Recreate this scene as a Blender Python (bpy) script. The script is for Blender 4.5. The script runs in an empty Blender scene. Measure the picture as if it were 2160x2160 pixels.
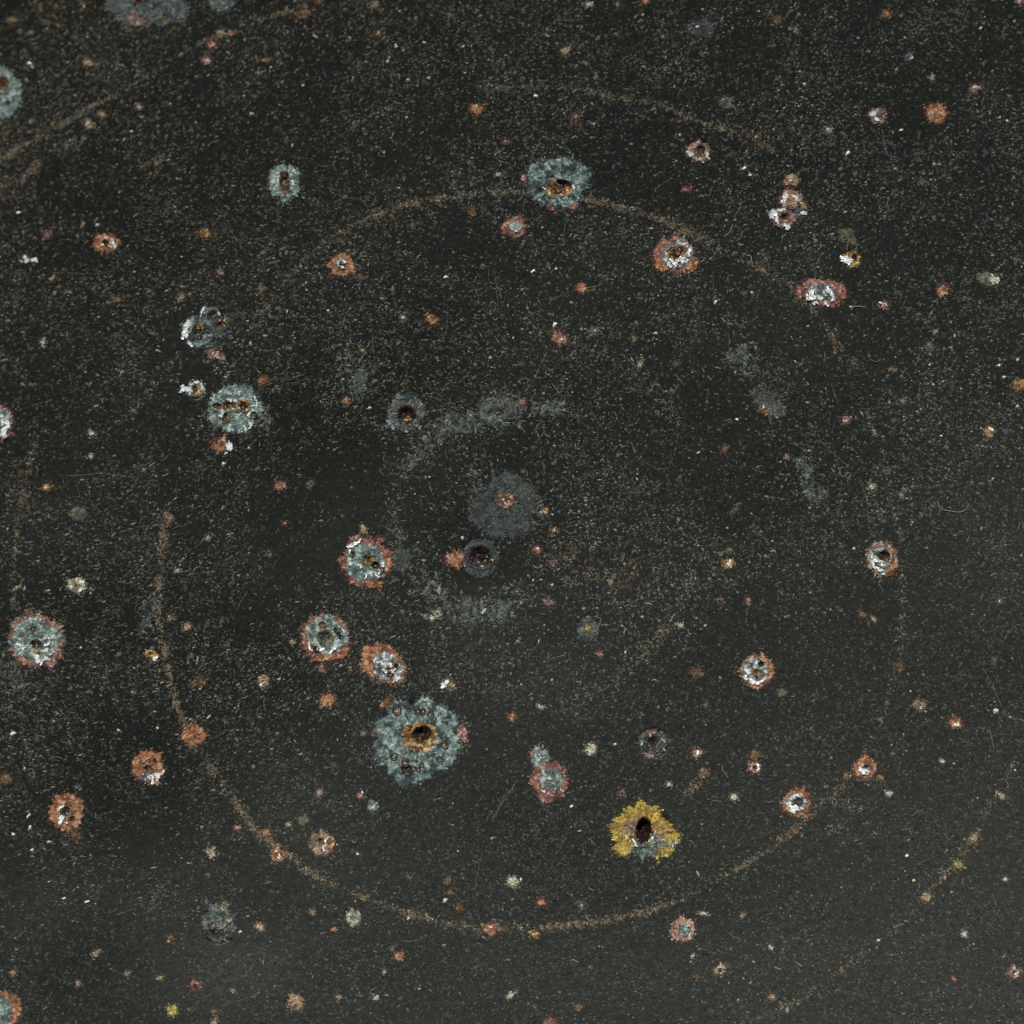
import bpy, math
import numpy as np
from mathutils import Vector, Matrix

# ------------------------------------------------------------------ camera, light, exposure
SC = bpy.context.scene
COL = SC.collection
S_ = 0.30 / 2160.0                      # metres per unit of the survey grid (the plate in view is about 30 cm wide)
FOCAL, SENSOR = 85.0, 36.0
DIST = 0.30 * FOCAL / SENSOR
TILT_X, TILT_Y = math.radians(-7.0), math.radians(-4.0)   # camera stands a little above and to one side of square-on
cam_loc = Vector((math.sin(TILT_Y), -math.sin(TILT_X), 1.0)).normalized() * DIST
fwd = (-cam_loc).normalized()
right = fwd.cross(Vector((0, 1, 0))).normalized()
up = right.cross(fwd).normalized()
cd = bpy.data.cameras.new('camera')
cam = bpy.data.objects.new('camera', cd)
COL.objects.link(cam)
cam.matrix_world = Matrix.Translation(cam_loc) @ Matrix((right, up, -fwd)).transposed().to_4x4()
cd.lens, cd.sensor_width, cd.clip_end, cd.clip_start = FOCAL, SENSOR, 50, 0.01
cd.dof.use_dof = True
cd.dof.focus_distance = DIST - 0.003
cd.dof.aperture_fstop = 6.3
SC.camera = cam

SUN_AZ, SUN_EL = math.radians(-14), math.radians(46)    # azimuth measured from +Y towards +X
sun_dir = Vector((math.sin(SUN_AZ) * math.cos(SUN_EL), math.cos(SUN_AZ) * math.cos(SUN_EL), math.sin(SUN_EL)))
w = bpy.data.worlds.new('World')
SC.world = w
w.use_nodes = True
wn = w.node_tree
bg = wn.nodes['Background']
sky = wn.nodes.new('ShaderNodeTexSky')
sky.sky_type = 'NISHITA'
sky.sun_disc = False
sky.sun_elevation = SUN_EL
sky.sun_rotation = SUN_AZ
wn.links.new(sky.outputs['Color'], bg.inputs['Color'])
bg.inputs['Strength'].default_value = 0.055
sl = bpy.data.lights.new('sun', 'SUN')
sl.energy = 3.9
sl.angle = math.radians(0.5)
sl.color = (1.0, 0.99, 0.91)
so = bpy.data.objects.new('sun', sl)
COL.objects.link(so)
so.rotation_euler = (-sun_dir).to_track_quat('-Z', 'Y').to_euler()
SC.view_settings.view_transform = 'Standard'
SC.view_settings.look = 'None'
SC.view_settings.exposure = 0.0
SC.view_settings.gamma = 1.0

RNG = np.random.default_rng(7)

# ------------------------------------------------------------------ noise
def _hash(ix, iy, seed):
    h = (ix.astype(np.int64) * 374761393 + iy.astype(np.int64) * 668265263 + seed * 974634777) & 0xffffffff
    h = ((h ^ (h >> 13)) * 1274126177) & 0xffffffff
    h = (h ^ (h >> 16)) & 0xffffffff
    return h.astype(np.float64) / 4294967295.0
def vn(x, y, seed=0):
    x = np.asarray(x, float); y = np.asarray(y, float)
    ix = np.floor(x); iy = np.floor(y)
    fx = x - ix; fy = y - iy
    fx = fx * fx * (3 - 2 * fx); fy = fy * fy * (3 - 2 * fy)
    a = _hash(ix, iy, seed); b = _hash(ix + 1, iy, seed)
    c = _hash(ix, iy + 1, seed); d = _hash(ix + 1, iy + 1, seed)
    return a + (b - a) * fx + (c - a) * fy + (a - b - c + d) * fx * fy
def fbm(x, y, seed=0, o=4):
    t = 0; a = 0.5; s = 0
    for k in range(o):
        t = t + a * vn(x * 2 ** k + 17.3 * k, y * 2 ** k - 9.1 * k, seed + k); s += a; a *= 0.5
    return t / s
def sstep(a, b, x):
    t = np.clip((x - a) / (b - a), 0, 1)
    return t * t * (3 - 2 * t)

# ------------------------------------------------------------------ the plate surface: survey grid (u, v) -> world
DENTS = [  # u, v, radius, depth : shallow dents knocked into the sheet
    (690, 1020, 300, 16), (1000, 1215, 150, 7), (330, 1770, 320, 20), (300, 1370, 80, 3), (470, 1970, 170, 6),
    (870, 880, 160, 5), (560, 1480, 260, 8), (1180, 470, 260, 6), (330, 620, 300, 8), (1600, 900, 300, -5), (1180, 1600, 300, -7),
    (120, 1200, 200, -6), (1750, 420, 240, 5), (640, 1640, 200, 6), (1420, 1300, 260, -4), (900, 250, 300, 5), (120, 1980, 200, -8)]
def S(u, v):
    u = np.asarray(u, float); v = np.asarray(v, float)
    z = 6.5e-5 * ((u - 1050) ** 2 + (v - 950) ** 2)            # the sheet is very slightly dished
    t = np.maximum(0, .50 * (u - 1080) + .87 * (v - 1080) + 60)
    z = z + 1.05e-4 * t ** 2 / (1 + t / 1500)                   # its low corner is bent up a little more
    for (a, b, r, d) in DENTS:
        z = z - d * np.exp(-((u - a) ** 2 + (v - b) ** 2) / (2 * (0.5 * r) ** 2))
    z = z + 9.0 * (vn(u / 420, v / 420, 3) - .5) + 2.0 * (vn(u / 150, v / 150, 5) - .5)
    return z
CL = np.array(cam_loc); FW = np.array(fwd); RT = np.array(right); UPV = np.array(up)
def W(u, v, h=0.0):
    """world point of the surface at grid (u, v), raised by h grid units along the plate's normal"""
    u = np.asarray(u, float); v = np.asarray(v, float)
    k = SENSOR / FOCAL / 2160.0
    d = FW[None] + ((u - 1080) * k)[:, None] * RT[None] - ((v - 1080) * k)[:, None] * UPV[None]
    z = S(u, v) * S_
    t = (z - CL[2]) / d[:, 2]
    p = CL[None] + t[:, None] * d
    p[:, 2] += np.asarray(h) * S_
    return p

# ------------------------------------------------------------------ mesh helpers
def mk(name, V, F, mat, cols=None, parent=None, smooth=False, label=None, cat=None, group=None, kind=None):
    V = np.asarray(V, np.float32); F = np.asarray(F, np.int32)
    me = bpy.data.meshes.new(name)
    n, k = F.shape
    me.vertices.add(len(V)); me.vertices.foreach_set('co', V.ravel())
    me.loops.add(n * k); me.loops.foreach_set('vertex_index', F.ravel())
    me.polygons.add(n)
    me.polygons.foreach_set('loop_start', np.arange(0, n * k, k, dtype=np.int32))
    me.polygons.foreach_set('loop_total', np.full(n, k, np.int32))
    me.polygons.foreach_set('use_smooth', np.full(n, smooth, bool))
    me.update(calc_edges=True)
    if cols is not None:
        a = me.attributes.new('pigment', 'FLOAT_COLOR', 'POINT')
        c = np.ones((len(V), 4), np.float32); c[:, :3] = cols
        a.data.foreach_set('color', c.ravel())
    me.materials.append(mat)
    o = bpy.data.objects.new(name, me)
    COL.objects.link(o)
    if parent is not None: o.parent = parent
    if label: o['label'] = label
    if cat: o['category'] = cat
    if group: o['group'] = group
    if kind: o['kind'] = kind
    return o
class Bag:
    """collects vertices, triangles and pigments"""
    def __init__(s): s.V = []; s.F = []; s.C = []; s.n = 0
    def add(s, V, F, C):
        s.V.append(V); s.F.append(F + s.n); s.C.append(np.broadcast_to(C, V.shape)); s.n += len(V)
    def out(s): return np.concatenate(s.V), np.concatenate(s.F), np.concatenate(s.C)

def lumps(u, v, r, asp, ang, hgt, col, h0=0.0, m=5, rng=RNG):
    """N small irregular domes lying on the surface: u, v, r, asp, ang, hgt (N,), col (N,3)"""
    N = len(u)
    th = np.arange(m) * 2 * np.pi / m
    th = th[None] + rng.uniform(-.35, .35, (N, m)) + rng.uniform(0, 6.28, N)[:, None]
    rr = r[:, None] * rng.uniform(.55, 1.3, (N, m))
    a = np.cos(th) * rr * np.sqrt(asp)[:, None]; b = np.sin(th) * rr / np.sqrt(asp)[:, None]
    ca, sa = np.cos(ang)[:, None], np.sin(ang)[:, None]
    pu = u[:, None] + a * ca - b * sa; pv = v[:, None] + a * sa + b * ca
    h0 = np.broadcast_to(h0, (N,))
    U = np.concatenate([u[:, None] + rng.uniform(-.25, .25, (N, 1)) * r[:, None], pu], 1)
    Vv = np.concatenate([v[:, None] + rng.uniform(-.25, .25, (N, 1)) * r[:, None], pv], 1)
    H = np.concatenate([(h0 + hgt)[:, None], np.repeat(h0[:, None], m, 1)], 1)
    P = W(U.ravel(), Vv.ravel(), H.ravel())
    base = (np.arange(N) * (m + 1))[:, None]
    k = np.arange(m)
    F = np.stack([np.broadcast_to(base, (N, m)), base + 1 + (k + 1) % m, base + 1 + k], 2).reshape(-1, 3)
    C = np.repeat(col, m + 1, 0)
    return P, F, C
def worms(u, v, ln, wd, ang, curv, col, h0=0.5, seg=4, rng=RNG):
    """N thin curled slivers: a strip with a raised spine"""
    N = len(u)
    t = np.linspace(-.5, .5, seg + 1)
    a = ang[:, None] + curv[:, None] * t[None] + rng.uniform(-.25, .25, (N, seg + 1))
    du = np.cumsum(np.cos(a) * ln[:, None] / seg, 1); dv = np.cumsum(np.sin(a) * ln[:, None] / seg, 1)
    cu = u[:, None] + du - du.mean(1, keepdims=True); cv = v[:, None] + dv - dv.mean(1, keepdims=True)
    wdt = wd[:, None] * (1 - (2 * np.abs(t)[None]) ** 3 * .8) * rng.uniform(.6, 1.3, (N, seg + 1)) * .5
    nu, nv = -np.sin(a) * wdt, np.cos(a) * wdt
    U = np.stack([cu - nu, cu, cu + nu], 2); Vv = np.stack([cv - nv, cv, cv + nv], 2)
    H = np.zeros_like(U) + h0; H[:, :, 1] += wd[:, None] * .35
    P = W(U.ravel(), Vv.ravel(), H.ravel())
    q = []
    for i in range(seg):
        for j in range(2):
            p0 = i * 3 + j
            q += [(p0, p0 + 3, p0 + 1), (p0 + 1, p0 + 3, p0 + 4)]
    F = (np.array(q)[None] + (np.arange(N) * 3 * (seg + 1))[:, None, None]).reshape(-1, 3)
    return P, F, np.repeat(col, 3 * (seg + 1), 0)

# ------------------------------------------------------------------ materials
def nodes(name):
    m = bpy.data.materials.new(name); m.use_nodes = True
    nt = m.node_tree
    return m, nt, nt.nodes['Principled BSDF']
def N(nt, t, **kw):
    n = nt.nodes.new(t)
    for k, v in kw.items():
        if k.startswith('i_'): n.inputs[k[2:].replace('_', ' ')].default_value = v
        else: setattr(n, k, v)
    return n
def pigment(name, rough=.6, spec=.4, grain=.35, scale=2400, bump=.25, metal=0.0):
    m, nt, b = nodes(name)
    at = N(nt, 'ShaderNodeAttribute', attribute_name='pigment')
    tc = N(nt, 'ShaderNodeTexCoord')
    nz = N(nt, 'ShaderNodeTexNoise', i_Scale=scale, i_Detail=3.0, i_Roughness=.6)
    nt.links.new(tc.outputs['Object'], nz.inputs['Vector'])
    mr = N(nt, 'ShaderNodeMapRange'); mr.inputs['From Min'].default_value = .3; mr.inputs['From Max'].default_value = .7
    mr.inputs['To Min'].default_value = 1 - grain; mr.inputs['To Max'].default_value = 1 + grain
    nt.links.new(nz.outputs['Fac'], mr.inputs['Value'])
    mx = N(nt, 'ShaderNodeVectorMath', operation='SCALE')
    nt.links.new(at.outputs['Color'], mx.inputs[0]); nt.links.new(mr.outputs[0], mx.inputs['Scale'])
    nt.links.new(mx.outputs[0], b.inputs['Base Color'])
    b.inputs['Roughness'].default_value = rough
    b.inputs['Specular IOR Level'].default_value = spec
    b.inputs['Metallic'].default_value = metal
    if bump:
        bp = N(nt, 'ShaderNodeBump', i_Strength=bump, i_Distance=.0003)
        nt.links.new(nz.outputs['Fac'], bp.inputs['Height']); nt.links.new(bp.outputs[0], b.inputs['Normal'])
    return m
M_layer = pigment('chipped_layers', .62, .35)
M_shiny = pigment('resinous_rust', .42, .35, .3, 3500, .15)
M_flake = pigment('bright_zinc_flake', .35, .5, .12, 3000, .15, .25)
M_dust = pigment('dust_and_specks', .75, .2, .2, 1500, 0)

M_black, nt, b = nodes('black_paint')
tc = N(nt, 'ShaderNodeTexCoord')
n1 = N(nt, 'ShaderNodeTexNoise', i_Scale=26.0, i_Detail=6.0, i_Roughness=.62)
n2 = N(nt, 'ShaderNodeTexNoise', i_Scale=950.0, i_Detail=4.0, i_Roughness=.65)
n3 = N(nt, 'ShaderNodeTexNoise', i_Scale=420.0, i_Detail=3.0, i_Roughness=.7)
for n in (n1, n2, n3): nt.links.new(tc.outputs['Object'], n.inputs['Vector'])
rp = N(nt, 'ShaderNodeValToRGB')
rp.color_ramp.elements[0].position = .42; rp.color_ramp.elements[0].color = (.0041, .0052, .0030, 1)
rp.color_ramp.elements[1].position = .75; rp.color_ramp.elements[1].color = (.0150, .0162, .0108, 1)
nt.links.new(n2.outputs['Fac'], rp.inputs['Fac'])
rp2 = N(nt, 'ShaderNodeValToRGB')
rp2.color_ramp.elements[0].position = .35; rp2.color_ramp.elements[0].color = (1, 1, 1, 1)
rp2.color_ramp.elements[1].position = .7; rp2.color_ramp.elements[1].color = (1.22, 1.06, .86, 1)
nt.links.new(n1.outputs['Fac'], rp2.inputs['Fac'])
mx = N(nt, 'ShaderNodeVectorMath', operation='MULTIPLY')
nt.links.new(rp.outputs[0], mx.inputs[0]); nt.links.new(rp2.outputs[0], mx.inputs[1])
nt.links.new(mx.outputs[0], b.inputs['Base Color'])
mr = N(nt, 'ShaderNodeMapRange'); mr.inputs['To Min'].default_value = .37; mr.inputs['To Max'].default_value = .56
nt.links.new(n3.outputs['Fac'], mr.inputs['Value']); nt.links.new(mr.outputs[0], b.inputs['Roughness'])
b.inputs['Specular IOR Level'].default_value = .32
bp = N(nt, 'ShaderNodeBump', i_Strength=.22, i_Distance=.00025)
nt.links.new(n2.outputs['Fac'], bp.inputs['Height']); nt.links.new(bp.outputs[0], b.inputs['Normal'])

# pigments (linear base colours): mid, light, dark
PAL = {
 'red':    ((.205, .080, .054), (.42, .26, .195), (.058, .024, .019)),
 'orange': ((.285, .112, .050), (.50, .31, .19), (.095, .036, .017)),
 'teald':  ((.072, .092, .086), (.165, .195, .178), (.028, .038, .037)),
 'ash':    ((.039, .045, .039), (.076, .084, .074), (.019, .022, .019)),
 'moss':   ((.075, .098, .082), (.20, .235, .195), (.026, .036, .030)),
 'pink':   ((.30, .165, .12), (.56, .42, .34), (.10, .05, .038)),
 'tan':    ((.225, .152, .09), (.44, .345, .235), (.07, .044, .025)),
 'cream':  ((.37, .325, .235), (.62, .575, .46), (.13, .11, .075)),
 'teal':   ((.092, .130, .119), (.30, .372, .328), (.021, .036, .038)),
 'tealb':  ((.152, .200, .178), (.47, .53, .47), (.035, .051, .047)),
 'silver': ((.175, .205, .198), (.74, .76, .70), (.028, .034, .034)),
 'gray':   ((.059, .063, .055), (.165, .172, .152), (.018, .020, .018)),
 'grayd':  ((.033, .036, .035), (.075, .080, .077), (.014, .015, .015)),
 'gold':   ((.28, .15, .045), (.60, .42, .19), (.05, .024, .010)),
 'brown':  ((.10, .056, .026), (.25, .155, .08), (.018, .010, .006)),
 'mustard': ((.27, .215, .05), (.43, .36, .13), (.10, .08, .03)),
 'olive':  ((.082, .082, .05), (.19, .18, .115), (.025, .025, .017)),
 'dark':   ((.017, .0085, .007), (.06, .028, .018), (.006, .0038, .0034)),
 'yellow': ((.33, .232, .036), (.51, .405, .095), (.12, .072, .02)),
 'white':  ((.82, .84, .80), (.92, .92, .88), (.42, .44, .42)),
 'mauve':  ((.17, .105, .085), (.34, .25, .20), (.06, .034, .028)),
}
def paint(pal, u, v, seed, contrast=1.0):
    a, l, d = (np.array(c) for c in PAL[pal])
    n1 = fbm(u / 5.0, v / 5.0, seed, 3); n2 = fbm(u / 11.0, v / 11.0, seed + 40, 3); n3 = vn(u / 2.6, v / 2.6, seed + 80)
    tl = np.clip(sstep(.50, .68, n1 * .7 + n3 * .3) * contrast, 0, 1); td = np.clip((sstep(.47, .62, n2) * .9 + sstep(.62, .85, 1 - n3) * .45) * contrast * .85, 0, 1)
    c = a[None] * (1 - tl)[:, None] + l[None] * tl[:, None]
    return c * (1 - td)[:, None] + d[None] * td[:, None]

# ------------------------------------------------------------------ chip registry: what is carved out of the black film
CARVE = []         # (u, v, rx, ry, rot, depth)
def local(u, v, c):
    a = math.radians(c[4]); du = u - c[0]; dv = v - c[1]
    x = du * math.cos(a) + dv * math.sin(a); y = -du * math.sin(a) + dv * math.cos(a)
    return np.sqrt((x / c[2]) ** 2 + (y / c[3]) ** 2)

SEED = [100]
def polar(u, v, rx, ry, rot, na, nr, jag, lob, seed, lobn=2.0, tooth=None, outline=None):
    """jagged round patch: grid (u, v), rho 0..1, triangles"""
    th = np.arange(na) * 2 * np.pi / na
    c, s = np.cos(th), np.sin(th)
    R = 1 + lob * (2 * vn(c * lobn + 50, s * lobn + 50, seed) - 1) + lob * .6 * (2 * vn(c * lobn * 2.3 + 9, s * lobn * 2.3 + 9, seed + 1) - 1)
    if outline is not None:
        o = np.array(outline, float); oa = np.arctan2(o[:, 1] / ry, o[:, 0] / rx); orr = np.hypot(o[:, 0] / rx, o[:, 1] / ry)
        q = np.argsort(oa); oa, orr = oa[q], orr[q]
        R = np.interp((th + np.pi) % (2 * np.pi) - np.pi, np.concatenate([oa - 2 * np.pi, oa, oa + 2 * np.pi]), np.tile(orr, 3))
    mean = (rx + ry) / 2
    tf = tooth or max(2.0, mean / 4.5)
    t = vn(c * tf + 30, s * tf + 30, seed + 2); t2 = vn(c * tf * 2.7 + 70, s * tf * 2.7 + 70, seed + 3)
    R = R * (1 + jag * (np.maximum(t, t2 * .95) - .6) * 1.3 + min(.11, 2.6 / mean) * (2 * vn(c * tf * 6 + 11, s * tf * 6 + 11, seed + 4) - 1))
    rho = np.concatenate([[0], np.linspace(1 / nr, 1, nr)])
    rr = rho[1:, None] * R[None]
    a = math.radians(rot)
    x = (rr * c[None] * rx).ravel(); y = (rr * s[None] * ry).ravel()
    U = np.concatenate([[u], u + x * math.cos(a) - y * math.sin(a)])
    V = np.concatenate([[v], v + x * math.sin(a) + y * math.cos(a)])
    k = np.arange(na); k1 = (k + 1) % na
    F = [np.stack([np.zeros(na, int), 1 + k1, 1 + k], 1)]
    for i in range(nr - 1):
        p = 1 + i * na; q = p + na
        F.append(np.stack([p + k, p + k1, q + k], 1)); F.append(np.stack([p + k1, q + k1, q + k], 1))
    rho = np.concatenate([[0], np.repeat(rho[1:], na)])
    return U, V, rho, np.concatenate(F)
def bowls(u, v, pits):
    h = np.zeros(len(u))
    for p in pits:
        d = local(u, v, p)
        h -= p[5] * (1 - sstep(.25, 1.05, d))
        h += 1.4 * np.exp(-((d - 1.15) / .14) ** 2)
    return h
def layer(name, u, v, rx, ry, rot, pal, parent, off, pits=(), jag=.16, lob=.12, rel=1.6, gran=1.0, gr=1.5, contrast=1.0,
          mat=None, label=None, extra=None, edge=True, lobn=2.0, tooth=None, inner=0.0, outline=None):
    """one chipped layer, its grain as real lumps"""
    SEED[0] += 11; sd = SEED[0]
    m = (rx + ry) / 2
    na = int(np.clip(m * 3.4, 22, 190)); nr = int(np.clip(m / 2.3, 4, 36))
    U, V, rho, F = polar(u, v, rx, ry, rot, na, nr, jag, lob, sd, lobn, tooth, outline)
    C = paint(pal, U, V, sd, contrast)
    H = off + bowls(U, V, pits) + rel * (fbm(U / 4.2, V / 4.2, sd + 5, 3) - .5) * 2
    if edge: H = H - (off + 2.2) * sstep(.93, 1.0, rho)
    if extra is not None: C = extra(U, V, rho, C, sd)
    bag = Bag(); bag.add(W(U, V, H), F, C)
    n = int(gran * rx * ry * .13)
    if n:
        rng = np.random.default_rng(sd)
        k = rng.integers(1, len(U), n * 2)
        k = k[(rho[k] > inner)][:n]
        gu, gv = U[k] + rng.normal(0, 1.2, len(k)), V[k] + rng.normal(0, 1.2, len(k))
        dp = np.ones(len(k), bool)
        for p in pits: dp &= local(gu, gv, p) > .9
        k, gu, gv = k[dp], gu[dp], gv[dp]
        n = len(k)
        if n:
            r = np.clip(rng.lognormal(math.log(gr), .4, n), .6, gr * 2.6)
            base = C[k]; alt = np.array(PAL[pal])[rng.integers(0, 3, n)]
            t = rng.random(n)[:, None] ** .8
            spark = rng.random(n) < .13
            alt = np.where(spark[:, None], np.minimum(np.array(PAL[pal][1]) * 1.25 + .05, .85) * rng.uniform(.7, 1.1, (n, 1)), alt); t = np.where(spark[:, None], .95, t)
            hb = off * .6 + bowls(gu, gv, pits)
            hb = np.where(rho[k] > .9, np.minimum(hb, .4), hb)
            bag.add(*lumps(gu, gv, r, rng.uniform(1, 1.9, n), rng.uniform(0, 6.28, n), r * rng.uniform(.5, 1.1, n) + .5,
                           base * (1 - t) + alt * t, hb, 5, rng))
    n = int(1.1 * gran * (rx + ry) * 1.5)
    if n and edge:                                   # loose crumbs fringing the torn edge
        rng = np.random.default_rng(sd + 1)
        k = rng.integers(len(U) - na, len(U), n)
        f = 1 + np.abs(rng.normal(0, 2.6 / max(m, 5), n)) - .03
        gu, gv = u + (U[k] - u) * f + rng.normal(0, .8, n), v + (V[k] - v) * f + rng.normal(0, .8, n)
        r = np.clip(rng.lognormal(math.log(1.15), .4, n), .5, 2.6)
        bag.add(*lumps(gu, gv, r, rng.uniform(1, 2.2, n), rng.uniform(0, 6.28, n), r * .8 + .3, C[k] * rng.uniform(.35, 1.2, (n, 1)), -.2, 5, rng))
    Vv, Ff, Cc = bag.out()
    return mk(name, Vv, Ff, mat or M_layer, Cc, parent, label=label)
def pit(u, v, rx, ry, rot, depth, pal, parent, pal2=None, off=4.2, deep=False, allp=None):
    """floor and walls of a pit, lining the bowl of its chip"""
    SEED[0] += 11; sd = SEED[0]
    na = int(np.clip((rx + ry) * 1.8, 16, 90)); nr = int(np.clip((rx + ry) / 2 / 1.6, 4, 22))
    U, V, rho, F = polar(u, v, rx, ry, rot, na, nr, .10, .10, sd)
    p = (u, v, rx, ry, rot, depth)
    H = off + bowls(U, V, allp or [p]) + min(1.6, rx * .12) * (fbm(U / 3.5, V / 3.5, sd, 3) - .5) * 2 - 1.3 * sstep(.9, 1, rho)
    C = paint(pal, U, V, sd)
    if pal2:
        t = sstep(.35, .62, rho + .35 * (fbm(U / 7, V / 7, sd + 9, 2) - .5))[:, None]
        C = paint(pal2, U, V, sd + 3) * (1 - t) + C * t
    bag = Bag(); bag.add(W(U, V, H), F, C)
    rng = np.random.default_rng(sd)
    if not deep:
        n = int(rx * ry * .07) + 2
        k = rng.integers(1, len(U), n); r = np.clip(rng.lognormal(math.log(1.6), .4, n), .8, min(4, rx * .4))
        bag.add(*lumps(U[k], V[k], r, rng.uniform(1, 1.5, n), rng.uniform(0, 6.28, n), r * 1.1,
                       C[k] * rng.uniform(.6, 1.5, (n, 1)), H[k] - .4, 6, rng))
    Vv, Ff, Cc = bag.out()
    return mk('pit', Vv, Ff, M_shiny if pal in ('gold', 'brown', 'dark') else M_layer, Cc, parent)
def bead(u, v, r, parent, pal='brown', core='tan', off=2.5, name='rust_bead'):
    """a round blister: dark collar with a raised resinous drop in it"""
    SEED[0] += 3; sd = SEED[0]; na = 20
    prof = [(0, .34), (.16, .30), (.30, .14), (.42, -.12), (.66, -.20), (.84, .06), (.98, .14), (1.14, .04), (1.32, -.6)]
    ou, ov = RNG.uniform(-.12, .12) * r, RNG.uniform(.0, .22) * r
    th = np.arange(na) * 2 * np.pi / na
    U, V, H, C = [np.array([u + ou])], [np.array([v + ov])], [np.array([off + prof[0][1] * r])], [np.array([PAL[core][1]])]
    wob = 1 + .42 * (vn(np.cos(th) * 1.4 + 9, np.sin(th) * 1.4 + 9, sd) - .5) + .2 * (vn(np.cos(th) * 4 + 9, np.sin(th) * 4 + 3, sd) - .5)
    for (q, h) in prof[1:]:
        w0 = 1.0 if q < .5 else 0.0; U.append(u + ou * w0 + np.cos(th) * q * r * wob); V.append(v + ov * w0 + np.sin(th) * q * r * wob); H.append(np.full(na, off + h * r))
        c = PAL[core][1 if q < .2 else 0] if q < .4 else (PAL['dark'][0] if q < .8 else PAL[pal][0 if q < .9 else 2])
        C.append(np.broadcast_to(np.array(c), (na, 3)) * (.55 + .9 * vn(np.cos(th) * 3 + q * 9, np.sin(th) * 3 + 5, sd))[:, None])
    U, V, H, C = map(np.concatenate, (U, V, H, C))
    k = np.arange(na); k1 = (k + 1) % na
    F = [np.stack([np.zeros(na, int), 1 + k1, 1 + k], 1)]
    for i in range(len(prof) - 2):
        p = 1 + i * na; q = p + na
        F.append(np.stack([p + k, p + k1, q + k], 1)); F.append(np.stack([p + k1, q + k1, q + k], 1))
    return mk(name, W(U, V, H), np.concatenate(F), M_shiny, C, parent, smooth=True)
def flake(u, v, r, parent, asp=1.5, ang=0, off=3.5, pal='white', lift=.35, name='bright_flake'):
    """a torn, tilted scale of bare zinc with a ragged edge and real thickness, its sun glint put in as white pigment"""
    SEED[0] += 5; sd = SEED[0]; rng = np.random.default_rng(sd)
    bag = Bag(); pc = np.array(PAL[pal]); A = math.radians(ang)
    ns = int(np.clip(r * .9, 2, 8))
    for q in range(ns):
        t0 = (q + .5) / ns * 2 - 1
        a0 = t0 * r * .8 * math.sqrt(asp) + rng.normal(0, .15 * r); b0 = rng.normal(0, .3) * r / math.sqrt(asp)
        cu, cv = u + a0 * math.cos(A) - b0 * math.sin(A), v + a0 * math.sin(A) + b0 * math.cos(A)
        rs = max(1.1, r * rng.uniform(.38, .72)); m = int(np.clip(rs * 2.4, 7, 16))
        th = np.arange(m) * 2 * np.pi / m + rng.uniform(0, 6)
        rr = rs * rng.uniform(.45, 1.35, m); aa = A + rng.normal(0, .5); ca, sa = math.cos(aa), math.sin(aa); sq = math.sqrt(asp ** .6)
        x, y = np.cos(th) * rr * sq, np.sin(th) * rr / sq
        U0, V0 = cu + x * ca - y * sa, cv + x * sa + y * ca
        Um, Vm = cu + (U0 - cu) * .55, cv + (V0 - cv) * .55
        gx_, gy_ = rng.normal(0, .28), -lift + rng.normal(0, .25)
        tilt = lambda x_, y_: off + .35 * rs * lift + gx_ * (x_ - cu) + gy_ * .6 * (y_ - cv)
        U = np.concatenate([[cu], Um, U0, U0]); V = np.concatenate([[cv], Vm, V0, V0])
        H = tilt(U, V) + rng.normal(0, .12 * rs, len(U)); H[1 + 2 * m:] = np.minimum(H[1 + 2 * m:] - 2.5, off - 3)
        k = np.arange(m); k1 = (k + 1) % m
        F = [np.stack([np.zeros(m, int), 1 + k1, 1 + k], 1)]
        for i in range(2):
            p = 1 + i * m; z = p + m
            F.append(np.stack([p + k, p + k1, z + k], 1)); F.append(np.stack([p + k1, z + k1, z + k], 1))
        t = rng.random((len(U), 1)) * .8 + .2 * rng.random(); dk = (rng.random((len(U), 1)) < .14) * .6
        C = (pc[0][None] * (1 - t) + pc[1][None] * t) * (1 - dk) + pc[2][None] * dk
        bag.add(W(U, V, H), np.concatenate(F), C)
    Vv, Ff, Cc = bag.out()
    return mk(name, Vv, Ff, M_flake, Cc, parent)

# ------------------------------------------------------------------ the plate itself
CHIPS = []   # deferred: (function, args) so that the carving is known before the film is built
def carve(u, v, rx, ry, rot=0, d=3.5): CARVE.append((u, v, rx, ry, rot, d))
LAND = {}    # landmark phrase -> (u, v)

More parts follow.
